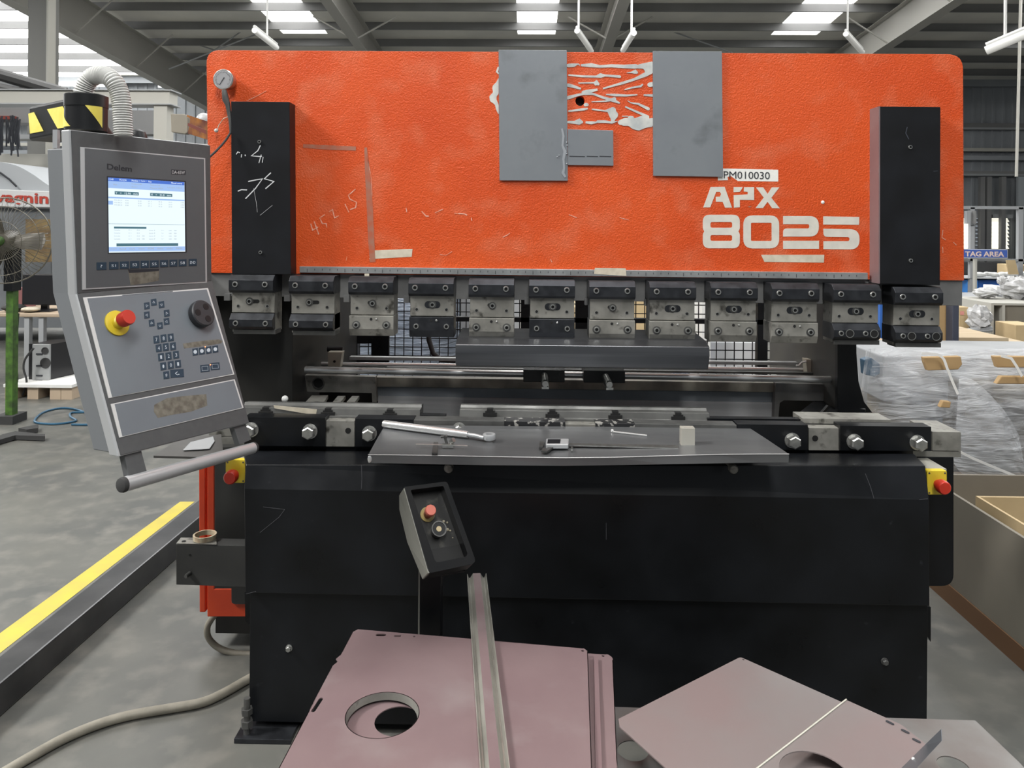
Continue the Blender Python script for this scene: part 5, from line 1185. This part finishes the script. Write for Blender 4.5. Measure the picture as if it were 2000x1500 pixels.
pa_ = uy(50, 768, 6.35); pa2 = uy(158, 768, 6.35)
plt = thing('computer_pallet', (pa_.x + .5, 6.6, 0), 'low wooden pallet under the computer', 'pallet')
MB().box(pa_.x - .1, pa2.x, 6.22, 6.86, .10, .125).build('deck_board', 'white', plt)
for f in (0, .4, .8, 1.0): x0 = pa_.x - .1 + (pa2.x - pa_.x) * f; MB().box(x0, x0 + .09, 6.24, 6.84, 0, .10).build('pallet_block', 'wood', plt)
pc = thing('computer_tower', uy(100, 760, 6.4), 'computer tower with its grey back panel and fans facing out, on the pallet', 'computer')
p, q = uy(67, 672, 6.42), uy(99, 762, 6.42); p2 = uy(145, 672, 6.62)
MB().box(p.x, q.x, 6.395, 6.4185, .127, p.z).build('back_panel', 'pcgrey', pc)
MB().prism([(q.x, 6.42, .127), (p2.x, 6.72, .127), (p2.x, 6.72, p.z), (q.x, 6.42, p.z)], (-.19, 0, 0)).build('side_case', 'screenblk', pc)
for cx, cy, r in ((88, 685, .03), (89, 709, .045)):
    c_ = uy(cx, cy, 6.394); MB()._lathe(c_, NF, [(0, r), (.006, r), (.006, r * .8), (.001, r * .7)], 18).build('cooling_fan', 'rubber', pc)
for yy in (690, 713, 732, 742): 
    p, q = uy(71, yy, 6.394), uy(83, yy + 3, 6.394); MB().box(p.x, q.x, 6.388, 6.395, q.z, p.z).build('slot_cover', 'ink', pc)
for pts_, lb in (([(36, 612), (34, 640), (30, 700), (34, 740), (28, 770)], 'thin black cable hanging in front of the desk'), ([(66, 680), (50, 700), (46, 720), (52, 745), (44, 772)], 'dark cable bundle beside the computer tower')):
    MB().sweep(smoothline([uy(x, y, 6.3) for x, y in pts_], 4), .009, 6).build('cable', 'rubber', label=lb, cat='cable')
MB().sweep([V((p.x, p.y, .008)) for p in smoothline([uzb(x, y, 1.452) for x, y in [(175, 805), (140, 806), (138, 814), (148, 822), (110, 828), (75, 826), (68, 820), (85, 805), (120, 797), (150, 800), (178, 812), (180, 828), (140, 829)]], 4)], .008, 6).build('blue_cable', 'bluecable', label='coiled blue cable on the floor behind the console', cat='cable')
# grey steel frame with crane beam, clutter above, hanging leads
fr_ = thing('portal_frame', uy(310, 500, 8.5), 'grey steel portal frame with horizontal beam behind the control console', 'steel frame')
p, q = uy(-60, 176, 8.5), uy(331, 203, 8.5); MB().box(p.x, q.x, 8.5, 8.7, q.z, p.z).build('beam', 'framelt', fr_, bev=.004)
MB().box(p.x, q.x + .03, 8.47, 8.73, p.z, p.z + .012).box(p.x, q.x + .03, 8.47, 8.73, q.z - .012, q.z).build('beam_flange', 'frame', fr_)
p, q = uy(300, 203, 8.5), uy(326, 262, 8.5); MB().box(p.x, q.x, 8.5, 8.66, 0, p.z).build('column', 'framelt', fr_, bev=.004)
tr_ = thing('cable_tray', uy(60, 150, 10.5), 'dark sloping conveyor track high up at the left', 'conveyor')
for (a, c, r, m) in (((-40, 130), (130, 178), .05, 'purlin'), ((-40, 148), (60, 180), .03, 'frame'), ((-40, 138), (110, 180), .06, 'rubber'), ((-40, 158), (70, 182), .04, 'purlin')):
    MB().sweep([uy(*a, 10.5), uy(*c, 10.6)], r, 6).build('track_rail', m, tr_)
b = MB(); rnd = random.Random(5)
for k in range(26):
    x = rnd.uniform(-12, 40); y0 = 232 + rnd.uniform(-8, 8); L_n = rnd.uniform(40, 75); sx = rnd.uniform(-6, 6)
    b.sweep([uy(x, y0, 9.6), uy(x + sx, y0 + L_n * .5, 9.6), uy(x + sx * .3, y0 + L_n, 9.6)], .011, 5)
b.build('hanging_leads', 'ink', kind='stuff', label='tangle of thin black leads hanging at the left edge', cat='cables')
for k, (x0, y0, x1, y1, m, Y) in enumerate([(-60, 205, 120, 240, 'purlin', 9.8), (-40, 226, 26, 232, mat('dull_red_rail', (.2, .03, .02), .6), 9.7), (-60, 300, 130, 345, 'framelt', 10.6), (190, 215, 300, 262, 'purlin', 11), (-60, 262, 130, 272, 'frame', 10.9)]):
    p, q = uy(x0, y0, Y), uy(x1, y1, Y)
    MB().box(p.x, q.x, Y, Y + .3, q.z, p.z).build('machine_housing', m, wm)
# yellow-sided rail end behind the console
rb = thing('clamp_cylinder', uy(370, 300, 5.5), 'square grey cylinder end with orange sides sticking out left of the ram', 'machine part')
MB().prism(P(rounded([(333, 222), (362, 223), (367, 230), (367, 258), (362, 262), (334, 258)], 2, 2), 5.5), (0, .06, 0)).build('end_cap', 'carddark', rb, bev=.006)
a = P([(365, 224), (402, 236), (402, 276), (367, 261)], 5.5); MB().prism([a[0], V((a[1].x, 6.3, a[1].z)), V((a[2].x, 6.3, a[2].z)), a[3]], (0, .01, 0)).build('orange_side', mat('yellow_orange', (.45, .16, .01), .6, col2=(.12, .02, .01), nscale=9), rb)
MB().prism(P([(367, 240), (402, 254), (402, 262), (367, 246)], 5.45), (0, .01, 0)).build('dark_band', mat('dark_red', (.12, .02, .01), .6), rb)
p = uy(250, 262, 5.9); q = uy(415, 300, 5.9); MB().box(p.x, q.x, 5.6, 6.3, 0, q.z + .03).build('grey_cabinet', 'frame', label='grey cabinet standing behind the console under the orange-sided cylinder', cat='cabinet')
MB().sphere(uy(398, 233, 6.4), .06, 10, 7, (1, 1, .9)).build('crumpled_wrap', 'bag', rb, smooth=True)

# ================================================================== BEHIND THE THROAT
st_k = thing('wrapped_stack', uy(790, 800, 4.6), 'blue-grey film-wrapped goods seen through the mesh guard', 'wrapped goods')
def blob_sheet(x0, x1, z0, z1, Y, amp, seed, nx=26, nz=16):
    rnd = random.Random(seed); ph = [(rnd.uniform(1, 7), rnd.uniform(4, 16), rnd.uniform(0, 6), rnd.uniform(.3, 1)) for _ in range(9)]
    vs, fs = [], []
    for j in range(nz + 1):
        for i in range(nx + 1):
            u, v = i / nx, j / nz; h = sum(a * math.sin(fx * u * 3 + fz * v * 2.2 + p) for fx, fz, p, a in ph) / 9
            vs.append(V((x0 + (x1 - x0) * u, Y + amp * h + .12 * (abs(u - .5) * 2) ** 6, z0 + (z1 - z0) * v)))
    for j in range(nz):
        for i in range(nx): a = j * (nx + 1) + i; fs.append((a, a + 1, a + nx + 2, a + nx + 1))
    return vs, fs
p, q = uy(560, 572, 4.6), uy(893, 760, 4.6); vs, fs = blob_sheet(p.x, q.x, .03, p.z, 4.6, .05, 3)
MB().add(vs, fs).build('film_cover', 'filmblue', st_k, smooth=True); MB().box(p.x + .05, q.x - .05, 4.72, 5.6, 0, p.z - .02).build('wrapped_load', mat('load_grey', (.12, .13, .15), .7), st_k)
def cbox(x0, y0, x1, y1, Y, d, m, label, group=None, name='cardboard_box', cat='box', zb=None):
    p, q = uy(x0, y0, Y), uy(x1, y1, Y); z = q.z if zb is None else zb
    o = MB().box(p.x, q.x, Y, Y + d, z, p.z).build(name, m, label=label, cat=cat, group=group, bev=.004); return o
cbox(1232, 588, 1272, 700, 5.6, .8, 'cardlt', 'tan cardboard box seen through the mesh left of the eighth punch holder', 'boxes behind the guard', zb=0)
cbox(1110, 600, 1131, 700, 5.9, .5, 'cardlt', 'narrow tan box seen through the mesh beside the sixth punch holder', 'boxes behind the guard', zb=0)
cbox(900, 560, 1015, 700, 5.2, .8, 'frame', 'grey cabinet behind the mesh guard at the middle', name='grey_cabinet', cat='cabinet', zb=0)
cbox(1352, 588, 1370, 700, 6, .8, 'blue', 'blue bin seen through the gap beside the ninth punch holder', name='blue_bin', cat='bin', zb=0)
cbox(1371, 588, 1388, 700, 5.3, .4, 'white', 'white carton right of the blue bin behind the guard', name='white_carton', cat='box', zb=0)
cbox(1380, 668, 1490, 705, 6.2, 1.5, mat('pale_sheet', (.45, .46, .47), .5), 'stack of pale sheets behind the throat at the right', name='sheet_stack', cat='stack', zb=0)
# ================================================================== RIGHT SIDE
cbox(1719, 590, 1752, 668, 6.0, .6, 'blue', 'tall blue bin seen between the two right-hand punch holders', name='blue_bin', cat='bin', zb=0)
cbox(1676, 672, 1760, 700, 5.2, .5, 'ply', 'pale wooden board stack behind the right frame', name='board_stack', cat='boards', zb=0)
cbox(1672, 686, 1716, 800, 4.95, .1, mat('pale_grey_panel', (.33, .34, .345), .6), 'tall pale grey board right of the machine frame', name='upright_board', cat='board', zb=0)
bcx = MB().prism(P([(1688, 703), (1702, 699), (1720, 712), (1720, 730), (1708, 736), (1690, 732)], 4.22), (0, .06, 0)); bcx.build('blue_clamp', mat('dark_blue', (.015, .06, .11), .5), label='dark blue clamp-like part in front of the pale grey board', cat='clamp', bev=.004)
# shrink wrapped pallet
wp = thing('wrapped_pallet', (2.7, 4.6, 0), 'pallet of boxes shrink-wrapped in clear film right of the machine', 'wrapped pallet')
Yp = 4.0
def ux2(x, y, Y=Yp): return uy(x, y, Y)
def loadbox(x0, y0, x1, y1, Y, d, m, zb=None):
    p, q = uy(x0, y0, Y), uy(x1, y1, Y); MB().box(p.x, q.x, Y, Y + d, q.z if zb is None else zb, p.z).build('packed_box', m, wp, bev=.008)
lg = mat('load_white', (.34, .35, .36), .6, col2=(.25, .26, .27), nscale=2.5)
loadbox(1725, 695, 2180, 790, 4.18, .6, lg); loadbox(1790, 790, 2180, 960, 4.16, .6, mat('load_brown', (.22, .19, .14), .7, col2=(.15, .14, .12), nscale=3), zb=.16)
loadbox(1806, 795, 1842, 832, 4.05, .2, mat('load_grey2', (.16, .17, .18), .6)); loadbox(1885, 750, 1960, 880, 4.02, .2, 'carddark')
loadbox(1945, 762, 2030, 790, 3.98, .3, 'carddark')
p0_, p1_ = uy(1725, 800, 4.18), uy(2180, 800, 4.18)
for k in range(5): xx = p0_.x + (p1_.x - p0_.x) * k / 4.6; MB().box(xx, xx + .1, 4.18, 4.8, 0, .12).build('pallet_block', 'wood', wp)
MB().box(p0_.x, p1_.x, 4.14, 4.82, .12, .155).build('pallet_deck', 'wood', wp)
# film skin: curtain with pleats, pulled from upper left down to the right
def skin(outline_top, outline_bot, Y0, bulge, seed, nx=60, nz=40, name='stretch_film'):
    rnd = random.Random(seed); ph = [(rnd.uniform(-9, 9), rnd.uniform(8, 40), rnd.uniform(0, 6), rnd.uniform(.3, 1)) for _ in range(12)]
    tp_ = smoothline([(x, y, 0) for x, y in outline_top], 12); bt = smoothline([(x, y, 0) for x, y in outline_bot], 12); vs, fs = [], []
    for j in range(nz + 1):
        v = j / nz
        for i in range(nx + 1):
            u = i / nx; a = tp_[int(u * (len(tp_) - 1))]; c = bt[int(u * (len(bt) - 1))]; x, y = a.x + (c.x - a.x) * v, a.y + (c.y - a.y) * v
            h = sum(am * math.sin(fx * (u + .5 * v) + fz * (v - .7 * u) + pp) for fx, fz, pp, am in ph) / 12
            e = min(u / .06, 1.) ; Y = Y0 - bulge * math.sin(PI * min(1, v * 1.0)) * .5 + .016 * h + (1 - e) * .35
            vs.append(uy(x, y, Y))
    for j in range(nz):
        for i in range(nx): a = j * (nx + 1) + i; fs.append((a, a + 1, a + nx + 2, a + nx + 1))
    return MB().add(vs, fs).build(name, 'film', wp, smooth=True)
skin([(1692, 682), (1760, 678), (1830, 681), (1900, 683), (2000, 680), (2180, 684)], [(1676, 800), (1720, 850), (1790, 900), (1870, 960), (2020, 1000), (2180, 1000)], 3.92, .15, 4)
skin([(1870, 735), (1905, 745), (1960, 800), (1990, 850)], [(1860, 900), (1890, 930), (1985, 935), (2010, 960)], 3.8, .1, 9, 30, 30)
def corner(px, Y, lb):
    a = P(px, Y); MB().prism(a, (0, .03, 0)).build('edge_protector', 'card', wp, label=lb, bev=.004)
corner([(1804, 698), (1877, 696), (1880, 712), (1872, 722), (1812, 724), (1806, 708)], 3.78, 'brown cardboard edge protector')
corner([(1941, 696), (2060, 697), (2060, 718), (1948, 718)], 3.78, 'brown cardboard edge protector')
corner([(1946, 750), (1956, 735), (2060, 736), (2060, 751)], 3.74, 'brown cardboard edge protector')
corner([(1836, 796), (1842, 783), (1858, 785), (1856, 797)], 3.78, 'brown cardboard edge protector')
b = MB(); q = smoothline([uy(x, y, 3.74) for x, y in [(1800, 690), (1828, 692), (1842, 700), (1850, 720), (1862, 750), (1871, 770)]], 4); b.ribbon(q, .012, NF, .002); b.build('strap', 'white', wp)
b = MB(); b.ribbon([uy(x, y, 3.70) for x, y in [(1955, 695), (1975, 700), (1985, 715), (1996, 735)]], .012, NF, .002); b.build('strap', 'white', wp)
b = MB(); b.ribbon([uy(x, y, 3.66) for x, y in [(1876, 883), (1900, 895), (1940, 912), (1986, 931)]], .012, NF, .002); b.build('strap', 'white', wp)
# big open cardboard bin
X0b, Y1b, zt2 = 1.655, 3.18, .435
bn = thing('cardboard_bin', (2.3, 2.5, 0), 'large open grey-brown cardboard bin on a pallet at the right edge', 'cardboard bin')
MB().box(X0b, X0b + .012, 1.6, Y1b, .075, zt2).build('side_panel', 'carddark', bn)
MB().box(X0b + .012, 3.1, Y1b - .012, Y1b, .075, zt2 + .02).build('side_panel', 'carddark', bn)
MB().box(X0b + .012, 3.1, 1.6, 1.612, .075, zt2).build('side_panel', 'carddark', bn)
MB().box(3.1, 3.112, 1.6, Y1b, .075, zt2).build('side_panel', 'carddark', bn)
MB().box(X0b + .012, 3.1, 1.612, Y1b - .012, .075, .085).build('bottom_panel', 'carddark', bn)
MB().box(X0b - .004, 3.12, 1.62, Y1b, .0, .074).build('pallet_edge', 'cardbase', bn)
p = uy(1903, 967, 2.95)
MB().box(p.x, 3.0, 2.93, 2.942, .09, p.z).box(p.x, p.x + .01, 2.2, 2.93, .09, p.z - .0).build('inner_carton', 'cardlt', label='yellowish opened carton standing inside the big cardboard bin', cat='box')
# racks, tag sign, clutter at the right
rk = thing('storage_rack', uy(1940, 620, 9.0), 'grey steel rack frame carrying the blue tag area sign', 'rack')
Yk = 9.0
def bar(x0, y0, x1, y1, Y=Yk, m='frame', z0=None, name='rack_bar', par=rk, d=.05):
    p, q = uy(x0, y0, Y), uy(x1, y1, Y); MB().box(p.x, q.x, Y, Y + d, q.z if z0 is None else z0, p.z).build(name, m, par)
bar(1860, 402, 2030, 409); bar(1896, 405, 1903, 560, z0=0); bar(1990, 405, 1998, 560, z0=0); bar(1860, 505, 2030, 511); bar(1860, 543, 2030, 545.5, d=.6)
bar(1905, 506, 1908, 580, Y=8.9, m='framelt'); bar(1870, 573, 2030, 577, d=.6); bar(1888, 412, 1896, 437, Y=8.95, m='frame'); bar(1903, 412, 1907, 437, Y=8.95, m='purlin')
bar(1896, 440, 1903, 441)
MB().box(uy(1860, 511, 9.7).x, uy(2030, 511, 9.7).x, 9.62, 9.64, 0, uy(1860, 511, 9.7).z).build('rack_back', mat('dark_back', (.03, .032, .035), .7), rk)
p, q = uy(1858, 486, 8.94), uy(1966, 504.5, 8.94)
sg = MB().box(p.x, q.x, 8.92, 8.94, q.z, p.z).build('tag_sign', 'machwhite', label='blue sign with white border reading TAG AREA on the grey rack', cat='sign')
MB().box(p.x + .006, q.x - .008, 8.915, 8.922, q.z + .008, p.z - .008).build('sign_face', 'signblue', sg)
MB().text('RED TAG AREA', uy(1852, 490.5, 8.912), uy(1961, 491.5, 8.912), uy(1852, 500.5, 8.912), th=.003, bold=.03).build('sign_lettering', 'signtxt', sg)
cbox(1889, 547, 1911, 572, 9.06, .5, 'bluelt', 'bright blue bin on the rack shelf', name='storage_bin', cat='bin'); cbox(1911.5, 547, 1958, 572, 9.08, .5, 'blue', 'dark blue storage bin beside the bright blue one', name='storage_bin', cat='bin')
bar(1870, 581.5, 2030, 583.5, Y=8.1, d=.7)
cbox(1947, 559, 1965, 577, 8.3, .25, 'white', 'white bucket below the storage rack shelf', name='bucket', cat='bucket')
cbox(1988, 518, 2020, 542, 9.15, .4, 'cardlt', 'open pale carton on top of the rack at the right edge')
MB().prism(P([(1966, 508), (1983, 508), (1990, 536), (1971, 536)], 8.85), (0, .02, 0)).build('carton_flap', 'cardlt', label='pale cardboard flap leaning on the rack top', cat='cardboard')
rnd = random.Random(8); b = MB()
for k in range(22): b.sphere(uy(1912 + k * 5, 537 - rnd.uniform(0, 3), 9.1), rnd.uniform(.022, .04), 8, 6, (1.5, 1, .8))
b.build('white_packets', 'white', kind='stuff', label='row of small white packets on the rack top shelf', cat='packets', smooth=True)
for k, (x, y, rx, rz, lb) in enumerate([(1925, 572, .11, .05, 'crumpled plastic bag at the left of the white bucket'), (1985, 563, .16, .12, 'big crumpled plastic bag at the right edge above the cabinet'), (1958, 549, .05, .05, 'small plastic bag beside the dark blue bin'), (1912, 622, .10, .12, 'plastic bag standing between cartons below the rack')]):
    c_ = uy(x, y, 7.9 if k < 3 else 7.05); b = MB(); b.sphere(c_, 1, 16, 12, (rx, rx, rz)); rnd = random.Random(k)
    b.v = [c_ + (p - c_) * rnd.uniform(.78, 1.18) for p in b.v]; b.build('plastic_bag', 'bag', label=lb, cat='plastic bag')
ct = thing('metal_cabinet', uy(1970, 700, 7.4), 'grey metal cabinet with open dark shelf at the right edge', 'cabinet')
p, q = uy(1936, 592, 7.4), uy(2040, 597, 7.4)
MB().box(p.x, q.x, 7.4, 8.1, p.z - .02, p.z).build('cabinet_top', 'framelt', ct); 
for x in (1936, 1958): r_ = uy(x, 600, 7.4).x; MB().box(r_, r_ + .025, 7.4, 8.05, 0, p.z - .02).build('cabinet_side', 'framelt', ct)
r_ = uy(1960, 600, 7.4).x; MB().box(r_, q.x, 7.42, 8.05, 0, p.z - .02).build('cabinet_body', 'carddark', ct)
MB().box(uy(1936, 600, 7.4).x, r_, 7.9, 7.92, 0, p.z - .02).build('cabinet_back', mat('navy_dark', (.02, .022, .03), .7), ct)
cbox(1874, 600, 1893, 652, 7.2, .4, 'cardlt', 'pale carton with a pink mark standing beside the dark post', zb=.0)
MB().prism(P([(1876, 608), (1883, 608), (1883, 615), (1876, 615)], 7.19), (0, .004, 0)).build('pink_mark', mat('pink_mark', (.6, .25, .22), .6), bpy.data.objects['cardboard_box.003'] if 'cardboard_box.003' in bpy.data.objects else None, label='pink mark')
cbox(1895, 622, 1913, 640, 7.3, .3, 'carddark', 'small brown carton on boards below the rack', name='cardboard_box', zb=0)
b = MB()
for x, y in ((1890, 645), (1892, 648)): b.sweep([uy(x, y, 7.0), uy(1937, y - 4, 7.0)], .02, 8)
b.build('grey_pipes', 'frame', label='two grey pipes lying below the rack', cat='pipes')
cbox(1870, 582, 1935, 590, 8.2, .6, 'carddark', 'flat stack of brown boards under the rack shelf', name='board_stack', cat='boards')
bar(1870, 590.5, 1935, 592, Y=8.15, d=.7)
cbox(1882, 652, 1932, 658, 6.85, .3, 'carddark', 'low dark boards below the grey pipes', name='board_stack', cat='boards', zb=0)
cbox(1984, 635, 2030, 680, 6.9, .3, 'cardlt', 'pale carton at the right edge below the cabinet', zb=0)
pb_ = thing('plywood_stack', uy(1930, 700, 5.6), 'two plywood sheets lying on a pallet behind the wrapped pallet', 'plywood')
for (x0, y0, x1, y1, m) in ((1850, 659, 1970, 668, 'ply'), (1850, 669.5, 1958, 677, 'ply'), (1850, 679, 2060, 684, 'ply')):
    p, q = uy(x0, y0, 5.6), uy(x1, y1, 5.6); MB().box(p.x, q.x, 5.6, 6.5, q.z, p.z).build('plywood_sheet', m, pb_)
p, q = uy(1850, 685, 5.6), uy(2060, 700, 5.6); MB().box(p.x, q.x, 5.62, 6.5, 0, p.z).build('supporting_pallet', 'wood', pb_)
cbox(1795, 580, 1860, 690, 5.0, .5, 'card', 'tall brown cardboard box behind the rightmost punch holder', zb=0)
cbox(1750, 672, 1800, 690, 4.95, .04, 'card', 'low brown cardboard flap below the rightmost punch holder', name='cardboard_flap', cat='cardboard', zb=0)
cbox(1861, 590, 1873, 684, 4.9, .08, mat('navy_post', (.035, .04, .06), .6), 'dark blue-grey post right of the tall brown box', name='dark_post', cat='post', zb=0)

# ================================================================== LIGHT
w = bpy.data.worlds.new('world'); SC.world = w; w.use_nodes = True
bg_ = w.node_tree.nodes['Background']; bg_.inputs[0].default_value = (.86, .93, 1, 1); bg_.inputs[1].default_value = .19
def area(name, loc, to, sx, sy, power, col=(1, 1, 1)):
    l = bpy.data.lights.new(name, 'AREA'); l.shape = 'RECTANGLE'; l.size = sx; l.size_y = sy; l.energy = power; l.color = col
    o = bpy.data.objects.new(name, l); COL.objects.link(o); o.location = loc; o.rotation_euler = (V(to) - V(loc)).to_track_quat('-Z', 'Y').to_euler(); return o
area('skylight_key', (-6.6, .6, 6.9), (0, 2.6, 1.2), 1.6, 1.6, 680, (1, .98, .95))
area('skylight_over', (.4, .2, 7.2), (.2, 2.4, 0), 1.2, 4.5, 130, (.95, .98, 1))
area('skylight_right', (7, 1.2, 7.2), (0, 2.8, .8), 1.2, 4.5, 130, (.97, .98, 1))
area('fill_front', (.4, -3.2, 7.4), (.3, 2.6, 1.2), 1.2, 4, 330, (1, .99, .96))  # added fill behind the camera to brighten the ram and upright faces
area('skylight_left_bay', (-14.5, 14, 6.8), (-8, 16, 0), 6, 8, 600)
area('skylight_far', (0, 12, 6.9), (0, 12, 0), 8, 6, 800)
area('skylight_far_right', (9, 10, 6.9), (6, 9, 0), 3, 6, 500)
SC.view_settings.view_transform = 'Standard'; SC.view_settings.look = 'None'; SC.view_settings.gamma = 1; SC.view_settings.use_curve_mapping = False
SC.view_settings.exposure = 0.34
SC.cycles.max_bounces = 6; SC.cycles.transparent_max_bounces = 16; SC.cycles.use_denoising = True
